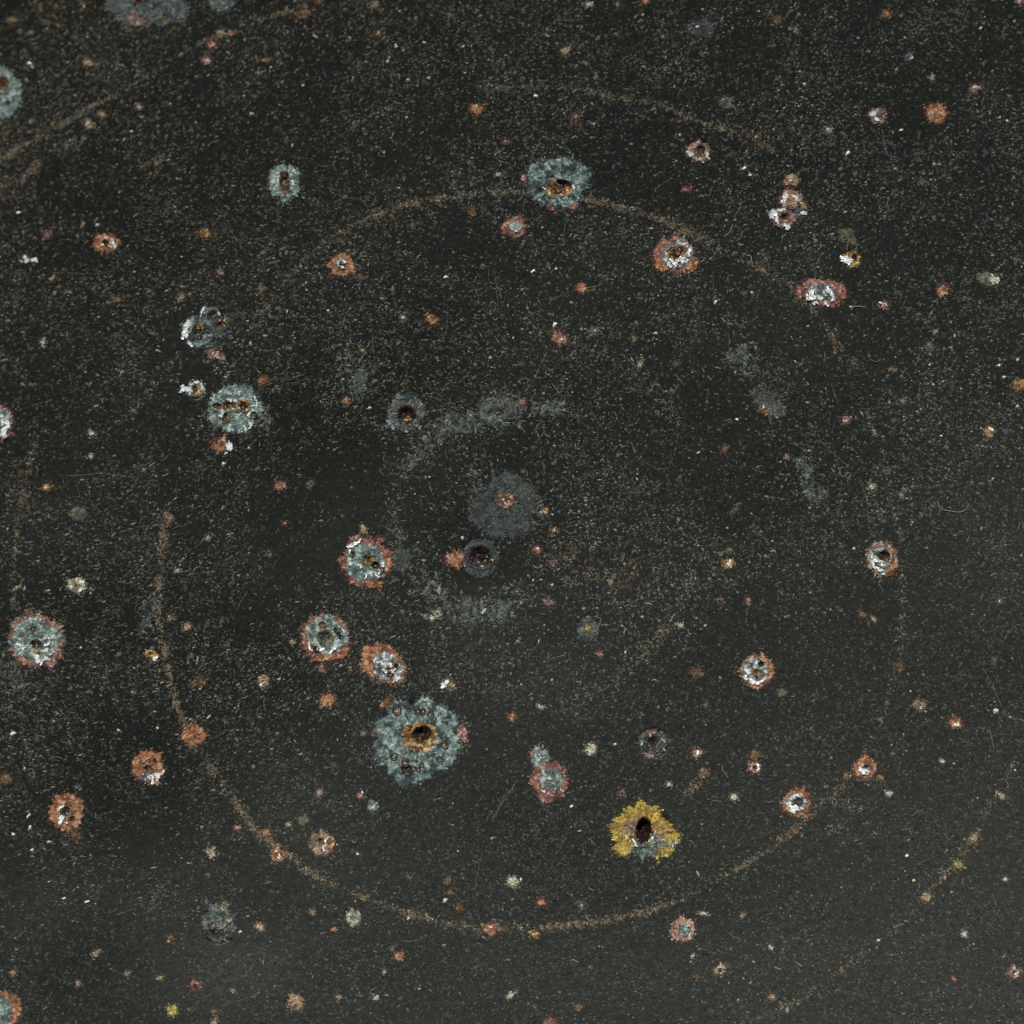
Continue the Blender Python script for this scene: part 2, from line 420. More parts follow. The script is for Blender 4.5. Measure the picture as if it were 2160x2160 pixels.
def chip(u, v, rx, ry, rot, pal, label=None, land=None, core=None, pits=(), beads=(), flakes=(), jag=.16, lob=.12, gran=1.0,
         gr=1.5, rel=1.6, contrast=1.0, extra=None, lobn=2.0, spots=(), tooth=None, off=1.4, bare=(), film=False, outline=None):
    """core = (du, dv, rx, ry, rot, palette); pits = (du, dv, rx, ry, rot, depth, palette, palette2); beads = (du, dv, r[, pal, core])
    flakes = (du, dv, r, asp, ang); spots = extra patches of another layer (du, dv, rx, ry, rot, pal)"""
    if rx > 9 and not film: carve(u, v, rx * .8, ry * .8, rot)
    for p in pits:
        tot = sum(q[5] for q in pits if math.hypot((q[0] - p[0]) / (q[2] + p[2]), (q[1] - p[1]) / (q[3] + p[3])) < 1)
        dd = math.hypot(p[0] / rx, p[1] / ry); lim = max(.3, 1.0 - dd)
        carve(u + p[0], v + p[1], min(p[2] * 1.35 + 3, max(rx * lim, p[2] * 1.06)), min(p[3] * 1.35 + 3, max(ry * lim, p[3] * 1.06)), p[4], tot * 1.15 + 3)
    if land: LAND[land] = (u, v)
    def build(plate):
        P = [(u + p[0], v + p[1], p[2], p[3], p[4], p[5]) for p in pits]
        o = layer('paint_chip', u, v, rx, ry, rot, pal, plate, off, P, jag, lob, rel, gran, gr, contrast, label=label, extra=extra, lobn=lobn, tooth=tooth, outline=outline)
        top = off
        cores = ([core] if core else []) + list(bare)
        for c in cores:
            top = off + 1.6
            layer('bare_metal', u + c[0], v + c[1], c[2], c[3], c[4], c[5], o, top, P, .2, .13, 1.9, gran * .9, gr, 1.0)
        for s in spots:
            layer('rust_patch', u + s[0], v + s[1], s[2], s[3], s[4], s[5], o, off + 1.4, P, .5, .2, 1.5, 1.4, 1.35, 1.2, tooth=max(5, (s[2] + s[3]) / 3.4))
        for p in pits:
            pit(u + p[0], v + p[1], p[2], p[3], p[4], p[5], p[6], o, p[7] if len(p) > 7 else None, top + 1.6 + .6 * list(pits).index(p), len(p) > 8, P)
        for b_ in beads: bead(u + b_[0], v + b_[1], b_[2], o, *(b_[3:]), off=top + 1.2)
        for f in flakes: flake(u + f[0], v + f[1], f[2], o, f[3], f[4], top + 2.2, f[6] if len(f) > 6 else 'white')
    CHIPS.append(build)
def spot(u, v, r, pal, glint=0, asp=1.15, ang=0, hole=0, label=None):
    """a small chip or rust bloom; glint = bright speck of metal in it; hole = dark pinprick"""
    r = r * .9
    def build(plate):
        P = [(u, v, r * .38, r * .38, 0, 2.0)] if hole else []
        o = layer('rust_spot' if pal in ('orange', 'red', 'tan', 'pink', 'gold', 'brown', 'mauve') else 'chip_spot', u, v, r * math.sqrt(asp), r / math.sqrt(asp), ang, pal, plate,
                  .9, P, .34, .2, .9, 2.2, 1.25, .9, label=label)
        if hole: pit(u, v, r * .36, r * .34, 0, 2.5, 'dark', o, off=2.2)
        if glint:
            rr = np.random.default_rng(int(u * 7 + v))
            for k in range(int(glint)):
                flake(u + rr.uniform(-.5, .5) * r, v + rr.uniform(-.45, .45) * r, r * rr.uniform(.24, .4), o, 1.4, rr.uniform(0, 180), 2.0)
    CHIPS.append(build)

# -- blue-grey lacy chips
chip(876, 1556, 92, 92, 0, 'teal', 'largest chip, blue-grey and lace-edged, with a gold-lined dark hole and ring-shaped rust blisters', 'the largest blue-grey chip',
     pits=[(9, -2, 36, 33, -30, 13, 'gold', 'brown'), (14, -6, 21, 17, -15, 15, 'dark', 'dark'), (-18, 66, 12, 11, 0, 7, 'dark', 'brown')],
     beads=[(-38, -58, 8.5), (5, -56, 6.5), (17, -56, 6), (32, -49, 6.5), (40, -40, 4), (61, 14, 7.5), (-45, 40, 7), (-22, 53, 8), (13, 57, 5), (-3, 65, 5), (7, 67, 4.5),
            (52, 47, 7, 'olive', 'olive'), (31, -35, 4.5), (-9, -66, 3.5), (66, -32, 3.5, 'dark', 'brown'), (-2, 24, 5.5, 'gold', 'gold'), (-9, 22, 4, 'gold', 'cream'), (10, 25, 5, 'gold', 'gold'),
            (-25, 30, 4, 'gold', 'cream'), (-30, 10, 5, 'gold', 'gold'), (-27, -10, 5, 'gold', 'tan'), (-16, -22, 5, 'gold', 'gold'), (38, 36, 4, 'brown', 'olive'), (28, 40, 3.5, 'brown', 'olive')],
     jag=.07, lob=.16, lobn=3.2, gran=1.2, gr=1.25, tooth=16, contrast=1.5, outline=[(21, -87), (38, -82), (44, -74), (60, -76), (73, -61), (81, -53), (93, -44), (94, -29), (85, -9), (98, 2), (94, 24), (88, 40), (85, 58), (70, 67), (54, 74), (38, 77), (33, 88), (24, 95), (2, 100), (-13, 106), (-37, 106), (-46, 88), (-50, 78), (-66, 84), (-61, 70), (-66, 57), (-81, 63), (-86, 49), (-92, 31), (-96, 17), (-81, 3), (-96, -8), (-86, -22), (-89, -30), (-75, -43), (-60, -49), (-63, -63), (-46, -79), (-29, -82), (-14, -75), (-10, -64), (-0, -80), (7, -86)], spots=[(100, -9, 13, 19, -15, 'pink'), (-62, -72, 9, 12, 30, 'orange'), (-88, -10, 8, 9, 0, 'mauve')])
chip(1177, 383, 68, 56, 5, 'teal', 'wide blue-grey chip on a scored ring with a gold-bottomed dark pit', 'the blue-grey chip with gold-bottomed pit',
     pits=[(2, 14, 31, 17, 0, 8, 'gold', 'brown'), (12, 3, 18, 7, 15, 6, 'dark', 'brown'), (-36, 16, 5, 4, 0, 4, 'dark', 'dark')],
     beads=[(-10, 20, 4, 'gold', 'gold'), (0, 18, 5, 'gold', 'gold'), (12, 22, 4, 'gold', 'cream'), (-12, -12, 3.4, 'dark', 'brown'), (-25, 26, 3.5, 'dark', 'brown'), (-18, 33, 3, 'dark', 'brown')],
     flakes=[(33, 12, 4.5, 2.6, 80), (-30, 14, 4, 1.5, 20)], jag=.08, lob=.12, tooth=14, contrast=1.35, spots=[(30, 53, 10, 9, 0, 'red'), (-16, 58, 9, 6, 0, 'red'), (-72, -8, 6, 9, 20, 'pink'), (2, -32, 5, 4, 0, 'mauve')])
chip(600, 385, 34, 37, 0, 'tealb', 'small pale blue chip split by an upright brown oval pit', 'the pale blue chip with upright pit',
     pits=[(0, 0, 11, 25, -4, 6, 'brown', 'olive')], flakes=[(-14, -5, 5, 2.2, 85), (17, 0, 5, 2, 80)], beads=[(-1, -17, 4.5, 'brown', 'brown'), (2, 12, 4, 'brown', 'olive')], gran=1.3)
chip(493, 863, 60, 52, 0, 'tealb', 'round pale blue chip with a chain of brown pits', 'the pale blue chip with chained pits',
     pits=[(-34, -6, 12, 7, 10, 6, 'brown', 'brown'), (-10, -8, 14, 10, 0, 6, 'gold', 'brown'), (20, -7, 16, 13, 0, 6, 'gold', 'brown'), (-17, 17, 7, 12, 25, 6, 'brown', 'brown'), (42, 12, 8, 7, 0, 4, 'brown', 'olive')],
     beads=[(-17, -5, 5), (20, -3, 5), (-19, 22, 4), (31, -5, 3.5), (12, -14, 4, 'gold', 'gold')],
     flakes=[(-8, -20, 5, 1.6, 30), (46, -22, 5, 2, 60), (49, -8, 4.5, 2.4, 100), (33, 12, 5, 1.3, 90), (24, 40, 5, 1.6, 80), (39, -26, 4, 1.4, 0), (38, -7, 4, 1.6, 10), (-28, 14, 4.5, 1.4, 30), (36, 36, 4, 2, 140)], jag=.15, lob=.08, gran=1.3)
chip(300, -6, 78, 66, 0, 'teald', 'large dull blue-grey chip cut by the edge of view', 'the dull blue-grey patch', spots=[(-10, 46, 28, 16, 10, 'mauve'), (45, 45, 14, 18, 0, 'olive'), (72, 28, 24, 22, 0, 'teald'), (20, 10, 20, 14, 0, 'gray')],
     pits=[(-8, 12, 9, 12, 0, 5, 'brown', 'brown')], lob=.16, lobn=3, contrast=.7)
chip(375, 26, 24, 26, 0, 'gray', None, spots=[(0, 0, 15, 15, 0, 'teal')], contrast=.9)
chip(467, 2, 29, 27, 0, 'teald', None, flakes=[(12, 16, 3, 1.4, 0), (-5, 20, 3, 2, 0)], pits=[(0, -4, 14, 12, 0, 5, 'mauve', 'olive')], lob=.05)
chip(-8, 197, 55, 60, 0, 'tealb', 'pale blue chip with a brown pit, cut by the edge of view', 'the pale blue half-disc', pits=[(16, -20, 12, 17, 0, 6, 'brown', 'brown')], beads=[(25, 18, 3.5, 'dark', 'brown')], lob=.05, contrast=.7)
# -- grey craters and ghost patches
chip(856, 873, 43, 39, 0, 'gray', 'grey crater with a dark rust-bottomed pit', 'the grey crater with a dark pit',
     pits=[(2, 1, 20, 18, 0, 11, 'dark', 'dark'), (3, 10, 10, 5, 0, 3, 'gold', 'brown')], flakes=[(-36, 16, 4.5, 1.8, 60, 3.5, 'silver'), (-28, 30, 4, 2, 30, 3.5, 'silver'), (30, 30, 4, 2, 120, 3.5, 'silver'), (32, -22, 4, 2, 40, 3.5, 'silver'), (0, 36, 3.5, 2, 0, 3.5, 'silver'), (10, 24, 3, 1.5, 0, 3.5, 'gold')],
     beads=[(-36, -16, 3.5, 'brown', 'mauve'), (20, -14, 3.5, 'brown', 'brown'), (-8, -18, 3, 'brown', 'mauve')], spots=[(-4, -36, 20, 7, 0, 'teal'), (-34, 20, 8, 14, 30, 'teal')], jag=.14, gran=.8)
chip(1066, 1064, 70, 66, 0, 'ash', 'smooth dark grey disc with a rust chip at its centre', 'the smooth grey disc', spots=[(0, -8, 19, 18, 0, 'orange')],
     pits=[(0, -8, 6, 5, 0, 2.5, 'gray', 'gray')], flakes=[(-5, -11, 3, 1.2, 0), (2, -2, 4, 1.6, 160), (6, -7, 2.6, 1.5, 40)], jag=.16, lob=.12, gran=2.6, gr=1.2, contrast=1.25, rel=.9, off=.6, tooth=14, film=True, outline=[(2, -72), (42, -53), (66, -26), (62, 10), (60, 26), (49, 57), (36, 71), (2, 73), (-18, 71), (-45, 61), (-68, 45), (-83, 30), (-75, 10), (-69, -14), (-43, -27), (-18, -62)])
chip(1013, 1178, 40, 43, 0, 'grayd', 'glassy grey crater with a wedge of rust on one side', 'the glassy grey crater',
     pits=[(-1, -4, 26, 22, 20, 9, 'dark', 'dark'), (10, 5, 7, 6, 0, 8, 'dark', 'brown')], spots=[(-50, 2, 17, 22, 20, 'orange'), (-66, -2, 12, 10, 0, 'red')],
     flakes=[(25, 2, 3.2, 1.8, 40), (3, 16, 2.4, 1.3, 10), (-4, 8, 1.8, 1, 0), (14, -4, 3, 1.2, 60, 3, 'gold'), (-38, -4, 4, 5, 95, 3, 'silver'), (-33, 14, 3, 3, 60, 3, 'cream'), (-30, -22, 3, 4, 130, 3, 'silver')], jag=.07, lob=.05, contrast=.8)
chip(844, 1180, 22, 29, 10, 'ash', None, jag=.15, lob=.15, gran=.8, contrast=.6, off=.6, film=True)
chip(435, 693, 46, 40, -35, 'gray', 'cracked glassy grey chip with gold grains and a white torn edge', 'the cracked glassy chip',
     pits=[(-11, 10, 24, 21, 0, 6, 'grayd', 'grayd'), (17, -26, 15, 13, 0, 5, 'grayd', 'grayd'), (32, -6, 13, 10, 0, 5, 'grayd', 'grayd')],
     beads=[(-17, -4, 5, 'gold', 'gold'), (-10, -8, 4, 'gold', 'gold'), (38, -8, 5, 'gold', 'gold'), (30, -18, 4, 'gold', 'cream'), (-14, 18, 3.5, 'brown', 'tan'), (24, -30, 3, 'gold', 'tan')],
     flakes=[(-41, -6, 9, 2.6, 110), (-48, 14, 6, 1.8, 100), (-8, -36, 6, 3, 115), (-34, 32, 5, 2, 50), (28, -33, 3.5, 1.4, 30), (8, 14, 4, 1.6, 150, 3, 'silver'), (-40, 10, 6, 2, 100)], spots=[(-36, -4, 12, 22, 20, 'tealb'), (2, -38, 16, 7, -10, 'teal'), (-10, 34, 22, 7, 10, 'teal'), (43, -4, 8, 10, 0, 'gray'), (-14, -6, 10, 6, -30, 'gold'), (34, -12, 11, 8, 50, 'gold'), (-6, 22, 16, 9, 10, 'tealb'), (22, 8, 14, 8, -20, 'moss'), (8, -32, 12, 6, 0, 'tealb'), (14, 4, 12, 8, 0, 'gray'), (4, -12, 14, 5, -20, 'teal'), (-20, 14, 6, 5, 0, 'brown')], lob=.2, lobn=2.6)
chip(413, 821, 19, 19, 0, 'silver', 'gold-centred chip with a white spur beside the chained pits', None, pits=[(0, 2, 12, 13, 0, 5, 'gold', 'brown')],
     flakes=[(-21, -1, 9, 2.2, 30), (-30, 3, 5, 2, 160), (-12, 2, 5, 1.6, 100), (0, -15, 4, 2, 0)], gran=1.4)
# -- red-rimmed chips
chip(772, 1186, 55, 49, 30, 'red', 'red-edged grey chip with a gold nugget in its pit', 'the red-edged chip with a gold nugget', core=(-1, -2, 45, 39, 30, 'teal'),
     pits=[(5, -6, 12, 9, 20, 10, 'gold', 'gold'), (20, 6, 10, 8, 20, 9, 'dark', 'brown'), (-30, -18, 6, 6, 0, 4, 'dark', 'mauve')], beads=[(34, 14, 5), (-30, -17, 5, 'dark', 'mauve'), (1, -2, 6, 'gold', 'gold'), (8, 2, 5, 'gold', 'gold')],
     flakes=[(-28, -37, 7, 2.2, 150), (-16, -45, 5, 2.5, 140), (-33, -2, 6, 3, 75), (-36, -24, 4.5, 1.6, 80), (-12, 6, 5, 1.8, 50), (36, 4, 5, 1.4, 80), (10, 24, 5, 2, 60), (22, 26, 5, 1.6, 30), (28, 20, 4, 1.4, 90), (0, 28, 4.5, 2, 110), (12, -32, 4, 1.6, 40, 3, 'silver')],
     spots=[(16, 45, 20, 12, 10, 'orange'), (45, 4, 10, 20, -10, 'orange'), (-20, -50, 14, 7, -10, 'red'), (-50, 2, 9, 14, 0, 'orange'), (50, -18, 9, 6, -30, 'orange'), (30, -46, 8, 7, 0, 'red')], jag=.25, tooth=13)
chip(686, 1345, 53, 51, 10, 'red', 'red-edged blue-grey chip with an olive hollow and small ring blisters', 'the red-edged chip with an olive hollow', core=(4, -3, 43, 41, 10, 'tealb'),
     pits=[(2, 2, 19, 18, 0, 7, 'olive', 'olive'), (22, -17, 5, 5, 0, 4, 'dark', 'gray'), (28, -9, 5, 4, 0, 4, 'dark', 'gray'), (33, -2, 5, 4, 0, 4, 'dark', 'gray'), (-6, -28, 8, 6, 0, 5, 'brown', 'orange'), (-18, 23, 6, 6, 0, 4, 'dark', 'dark')],
     beads=[(-17, 22, 4.5, 'dark', 'cream')], flakes=[(-8, 23, 6, 1.4, 10), (14, 26, 6, 2, 140), (22, 18, 6, 2.4, 120), (-33, 16, 5, 3, 85), (-31, 24, 4, 2, 60), (38, -16, 4, 3, 60), (-30, -14, 4, 2, 70, 3, 'silver')], jag=.24, tooth=13,
     spots=[(-42, 10, 10, 20, 10, 'red'), (0, 42, 30, 9, 0, 'orange'), (36, 34, 14, 9, -20, 'orange')])
chip(810, 1402, 51, 38, 38, 'orange', 'slanting oval chip, orange at one end and pitted grey at the other', 'the slanting orange and grey chip', core=(8, 5, 38, 28, 42, 'silver'),
     pits=[(10, 10, 7, 6, 0, 6, 'orange', 'brown'), (14, 20, 8, 6, -20, 6, 'dark', 'orange'), (26, 2, 5, 4, 0, 5, 'dark', 'brown')], spots=[(-32, 0, 18, 16, 0, 'orange'), (22, -12, 10, 8, 40, 'orange'), (-16, -28, 18, 8, -30, 'orange')],
     flakes=[(16, 0, 5, 1.8, 80), (2, 12, 4.5, 1.6, 60), (20, 12, 4, 3, 130), (30, 30, 5, 2, 140), (22, 34, 4, 1.6, 100), (-14, -14, 5, 2.4, 140, 3, 'silver')], jag=.18)
chip(77, 1351, 58, 56, 0, 'pink', 'large grey chip by the plate edge with red flecks round it and a gold pit', 'the grey chip with red flecks round it', core=(0, -2, 53, 50, 0, 'tealb'),
     pits=[(0, 5, 11, 8, 0, 8, 'dark', 'brown'), (-7, -23, 6, 7, 0, 6, 'brown', 'gold')], beads=[(-7, -24, 5, 'brown', 'tan'), (1, 9, 6, 'brown', 'tan'), (24, 12, 3.5, 'dark', 'gray')],
     flakes=[(3, 38, 7, 1.5, 80), (22, 38, 6, 1.8, 20), (12, 46, 6, 2, 130), (-35, 8, 5, 2, 30), (20, 20, 5, 3, 150), (24, 6, 5, 3, 160), (30, -6, 4, 3, 160), (-30, 16, 4, 4, 165), (-4, 20, 5, 1.8, 20, 3, 'gold'), (6, 22, 5, 2, 150, 3, 'gold'), (-14, 14, 5, 1.6, 30, 3, 'cream'), (20, -4, 4, 3, 150, 3, 'cream'), (34, 26, 4, 3, 140)],
     spots=[(-22, 42, 17, 11, 15, 'red'), (28, -34, 14, 7, 10, 'red'), (46, 34, 12, 9, -40, 'red'), (52, 4, 6, 12, 0, 'red'), (-18, -57, 7, 8, 0, 'pink'), (-46, -34, 10, 7, -40, 'pink'), (-52, -12, 7, 7, 0, 'red'), (32, 50, 12, 6, -20, 'pink')], jag=.28, tooth=12)
chip(1425, 539, 45, 39, 10, 'red', 'orange-edged chip with white torn scales round a gold pit', 'the orange-edged chip with white scales', core=(4, -2, 33, 29, 0, 'silver'),
     pits=[(2, -4, 22, 15, -25, 7, 'gold', 'brown')], beads=[(4, -6, 5, 'gold', 'gold'), (-8, 2, 5, 'brown', 'gold'), (8, -14, 4, 'brown', 'gold')],
     flakes=[(14, -23, 6, 1.2, 0), (28, -6, 7, 2, 100), (-8, 12, 6, 1.8, 60), (2, 14, 6, 1.6, 120), (12, 10, 6, 1.8, 80), (-14, 20, 5, 1.6, 30), (20, 10, 5, 1.5, 10), (-24, -10, 4, 3, 90, 3, 'silver'), (32, -18, 5, 2, 60, 3, 'silver'), (16, -34, 5, 2.5, 90, 3, 'silver')],
     spots=[(-32, 18, 11, 22, -35, 'orange'), (32, 22, 16, 14, -30, 'orange'), (-30, -16, 11, 20, 30, 'red'), (-2, -28, 10, 7, 0, 'red')], jag=.3, tooth=11)
chip(1732, 617, 50, 31, 12, 'red', 'oblong red-edged chip with a silvery middle', 'the oblong red-edged chip', core=(0, -2, 32, 19, 8, 'silver'),
     flakes=[(-20, 4, 8, 1.6, 80), (22, 4, 6, 1.6, 70), (14, -6, 6, 1.6, 50), (-31, 8, 5, 2.2, 90), (-13, 22, 5, 1.4, 0), (10, 24, 5, 1.5, 60), (-28, 14, 4, 1.2, 0), (-22, 0, 6, 1.5, 120), (-30, -10, 4, 1.4, 20, 3, 'pink'), (24, 12, 5, 1.8, 120), (-6, 10, 4, 1.8, 40)], spots=[(40, 2, 12, 18, 0, 'red'), (-44, 2, 10, 14, 0, 'red')], jag=.28, tooth=11)
chip(1861, 1180, 34, 36, 0, 'tan', 'spiky sun-shaped chip with a silver bowl', 'the spiky sun-shaped chip', core=(-4, 0, 25, 27, 0, 'silver'),
     pits=[(4, -8, 16, 12, 20, 9, 'brown', 'dark')], flakes=[(-20, 8, 7, 1.6, 100), (-12, 18, 6, 1.8, 30), (-22, -8, 5, 1.8, 90), (-2, 22, 5, 1.6, 0), (18, -8, 4, 4, 80, 3, 'cream'), (-4, -22, 6, 2, 0, 3, 'silver'), (2, 30, 3.5, 1.3, 0)], jag=.42, tooth=9, spots=[(22, 8, 10, 14, 20, 'orange'), (-14, -30, 12, 6, -20, 'mauve'), (12, 30, 14, 7, -10, 'orange')])
chip(1599, 1416, 36, 35, 0, 'orange', 'round rust-edged chip with a pale crescent and small dark holes', 'the rust-edged chip with a pale crescent', core=(-6, -1, 28, 28, 0, 'silver'),
     pits=[(6, -16, 7, 5, 0, 6, 'dark', 'brown'), (-2, 4, 14, 10, 20, 5, 'brown', 'mauve')], flakes=[(-24, -2, 6, 2, 40), (-26, 12, 6, 1.6, 70), (-8, 24, 6, 2, 10), (10, 18, 5, 1.8, 140), (8, -24, 5, 2, 20, 3, 'cream'), (-16, -22, 6, 1.4, 0, 3, 'silver'), (-14, 18, 6, 1.6, 30)], jag=.2)
chip(1160, 1646, 40, 43, 20, 'red', 'round red-edged chip with a blue-grey middle below a small grey patch', 'the red-edged chip under a grey patch', core=(3, -2, 26, 27, 20, 'tealb'), flakes=[(-14, 22, 4, 1.6, 30), (2, -4, 2.6, 1.1, 0), (24, 20, 4, 1.6, 50, 3, 'cream'), (10, 20, 4, 1.8, 100, 3, 'silver')], jag=.22, gran=1.3, tooth=11)
chip(1138, 1597, 21, 22, 0, 'tealb', None, jag=.2, spots=[(-16, -6, 4, 8, 0, 'red'), (4, -19, 6, 4, 0, 'red')], contrast=.8)
chip(1376, 1570, 30, 30, 0, 'gray', 'grey ring chip with a white glint and orange drops', 'the grey ring chip', pits=[(2, -2, 18, 18, 0, 9, 'grayd', 'dark')], flakes=[(-5, -21, 3.5, 2, 70), (24, -8, 4, 2, 60, 3, 'silver'), (-24, -2, 4, 2, 90, 3, 'silver'), (-4, 24, 4, 2, 10, 3, 'pink'), (14, 22, 4, 2, 140, 3, 'mauve'), (24, 10, 4, 2, 90, 3, 'silver')],
     beads=[(-7, 2, 4.5, 'brown', 'orange'), (-3, 7, 4, 'brown', 'tan'), (4, 10, 3, 'brown', 'brown')], spots=[(-6, 24, 14, 7, 20, 'mauve'), (-2, -26, 12, 5, 0, 'pink')], jag=.24)
chip(1238, 1326, 26, 26, 0, 'gray', 'grey star-shaped scuff with a yellow speck', 'the grey star with a yellow speck', spots=[(2, 0, 8, 7, 0, 'yellow')], jag=.45, contrast=.8, off=.8)
chip(1681, 1693, 31, 31, 0, 'orange', 'small rust-edged crater with a dark blue bottom', 'the rust-edged crater with a dark bottom', core=(-2, -2, 23, 21, 0, 'silver'), pits=[(2, -3, 12, 10, 0, 6, 'grayd', 'grayd')], flakes=[(-9, 12, 8, 1.4, 110), (-14, 6, 5, 1.6, 60), (2, 14, 4, 1.6, 30), (-18, -8, 4, 1.6, 30, 3, 'cream'), (10, -16, 4, 2, 30, 3, 'cream')], jag=.26, tooth=8)
chip(1825, 1622, 25, 26, 0, 'orange', 'small rust ring with a silver bowl', 'the rust ring with a silver bowl', core=(0, 0, 14, 12, 0, 'silver'), pits=[(2, -5, 8, 5, 0, 5, 'gray', 'dark')], flakes=[(-4, 4, 7, 1.4, 20), (6, 6, 4, 1.5, 120)], jag=.28, tooth=8)
chip(1441, 1960, 27, 26, 20, 'pink', 'small red-edged chip with a plain grey middle', 'the small red-edged chip with a grey middle', core=(2, 1, 15, 15, 0, 'teal'), flakes=[(14, 10, 3.5, 1.6, 100), (10, -8, 3, 1.4, 0)], jag=.28, tooth=7, spots=[(-16, 4, 7, 14, 0, 'red')])
chip(9, 2131, 36, 40, -20, 'orange', 'orange-edged grey chip cut by the corner of view', None, core=(-10, 0, 27, 34, -15, 'teal'), jag=.3, tooth=7)
chip(-4, 892, 35, 40, 0, 'red', 'white and red chip cut by the edge of view', None, core=(-2, 0, 31, 34, 0, 'tealb'), flakes=[(16, 12, 9, 1.8, 110), (10, 26, 8, 1.5, 20), (22, 2, 6, 2, 80), (6, -14, 6, 1.6, 20), (12, -2, 6, 1.4, 140)], jag=.24)
chip(720, 559, 27, 25, 0, 'orange', 'fuzzy orange spot with a silver core', 'the fuzzy orange spot with a silver core', core=(-1, -4, 13, 11, 0, 'silver'), pits=[(-1, -1, 4, 4, 0, 4, 'brown', 'dark')], flakes=[(-6, -4, 4, 1.8, 90), (6, -8, 4, 1.5, 60), (2, 4, 4, 1.4, 20)], jag=.35, tooth=9)
chip(1085, 480, 26, 24, 0, 'red', 'small red ring with a blue-grey middle', 'the small red ring with a blue-grey middle', core=(2, -1, 14, 14, 0, 'tealb'), flakes=[(2, 7, 3.5, 1.6, 20), (-7, 2, 3, 1.4, 80)], jag=.22, tooth=7)
chip(223, 513, 27, 22, 0, 'orange', 'small orange star with a white scale on one side', 'the orange star with a white scale', pits=[(0, 0, 8, 8, 0, 5, 'brown', 'dark')], flakes=[(16, 0, 7, 1.5, 70), (2, -11, 4, 2, 10), (-8, 3, 3.5, 1.5, 0), (10, 8, 4, 2, 20)], jag=.3, tooth=7)
chip(1474, 320, 24, 23, 0, 'pink', 'small pale star with a brown pit', 'the pale star with a brown pit', pits=[(4, -4, 10, 11, 0, 6, 'brown', 'brown')], flakes=[(-17, 5, 5.5, 1.2, 0), (17, 6, 4.5, 1.8, 100), (-10, -12, 4, 2, 120, 3, 'cream'), (20, 14, 4, 1.5, 40), (-8, 14, 5, 1.6, 20, 3, 'cream'), (6, 18, 5, 1.6, 20, 3, 'cream')], jag=.3)
chip(1668, 420, 25, 20, 0, 'pink', 'pinkish cluster of torn scales below a brown blister', 'the cluster of pinkish scales', spots=[(0, -4, 8, 8, 0, 'gold')], flakes=[(-14, 2, 7, 1.6, 100), (10, -2, 6, 1.4, 60), (-8, -8, 5, 1.4, 60), (14, -8, 4, 1.6, 30, 3, 'pink'), (-4, 12, 5, 1.8, 20, 3, 'tan')], jag=.2, gran=1.5)
chip(1690, 440, 19, 22, 30, 'grayd', None, spots=[(5, -6, 7, 9, 0, 'gold')], flakes=[(4, 9, 6, 1.3, 0), (-6, 16, 3, 4, 120, 3, 'silver')], jag=.14)
chip(1651, 459, 30, 22, 15, 'mauve', 'chip with a rust pit and a white torn edge under the pinkish scales', None, pits=[(3, -1, 13, 10, 0, 7, 'orange', 'dark')], flakes=[(-20, -6, 8, 1.4, 120), (-14, 3, 7, 1.5, 60), (-6, -16, 6, 2, 0), (8, 20, 6, 1.3, 60), (-10, 16, 5, 2, 20, 3, 'tan'), (-26, -1, 5, 1.4, 90, 3, 'silver')], spots=[(-20, -6, 12, 11, 0, 'tealb')], jag=.2)
chip(1797, 546, 19, 18, 0, 'gold', 'gold star with a white half', 'the gold star with a white half', pits=[(4, -2, 6, 8, 0, 5, 'brown', 'dark')], flakes=[(-12, 2, 9, 1.3, 30), (-18, 4, 5, 2, 10), (-8, 8, 5, 1.5, 50), (-14, -4, 4.5, 2, 150)], jag=.3, tooth=6)
chip(313, 1618, 35, 38, 0, 'orange', 'orange chip with a dark central hole and white scales on its lower side', 'the orange chip with a dark central hole', pits=[(0, 2, 8, 7, 0, 4, 'dark', 'brown')], spots=[(-4, 22, 16, 10, 10, 'silver')], flakes=[(20, 20, 7, 2.4, 120), (30, 12, 5, 2, 110), (10, 26, 6, 2.2, 110), (-10, -14, 4, 3, 150, 3, 'pink'), (0, -18, 4, 3, 160, 3, 'cream'), (-20, -10, 4, 2, 100, 3, 'pink'), (14, 14, 4, 1.6, 150)], beads=[(14, -14, 3.2, 'dark', 'dark')], jag=.22, tooth=8)
chip(140, 1713, 36, 42, 12, 'orange', 'oval orange chip with a blackened slot and white chips in it', 'the orange chip with a blackened slot', pits=[(0, -2, 12, 20, 35, 4, 'brown', 'dark'), (14, 12, 6, 4, 0, 4, 'dark', 'brown')], flakes=[(-12, -10, 5, 2.6, 140), (-10, 14, 7, 1.8, 110), (0, 21, 4, 1.5, 20), (-4, -20, 4, 2, 130, 3, 'cream'), (-16, 4, 4, 2, 100, 3, 'cream'), (2, 4, 3, 1.5, 40, 3, 'silver')], jag=.26, tooth=9)
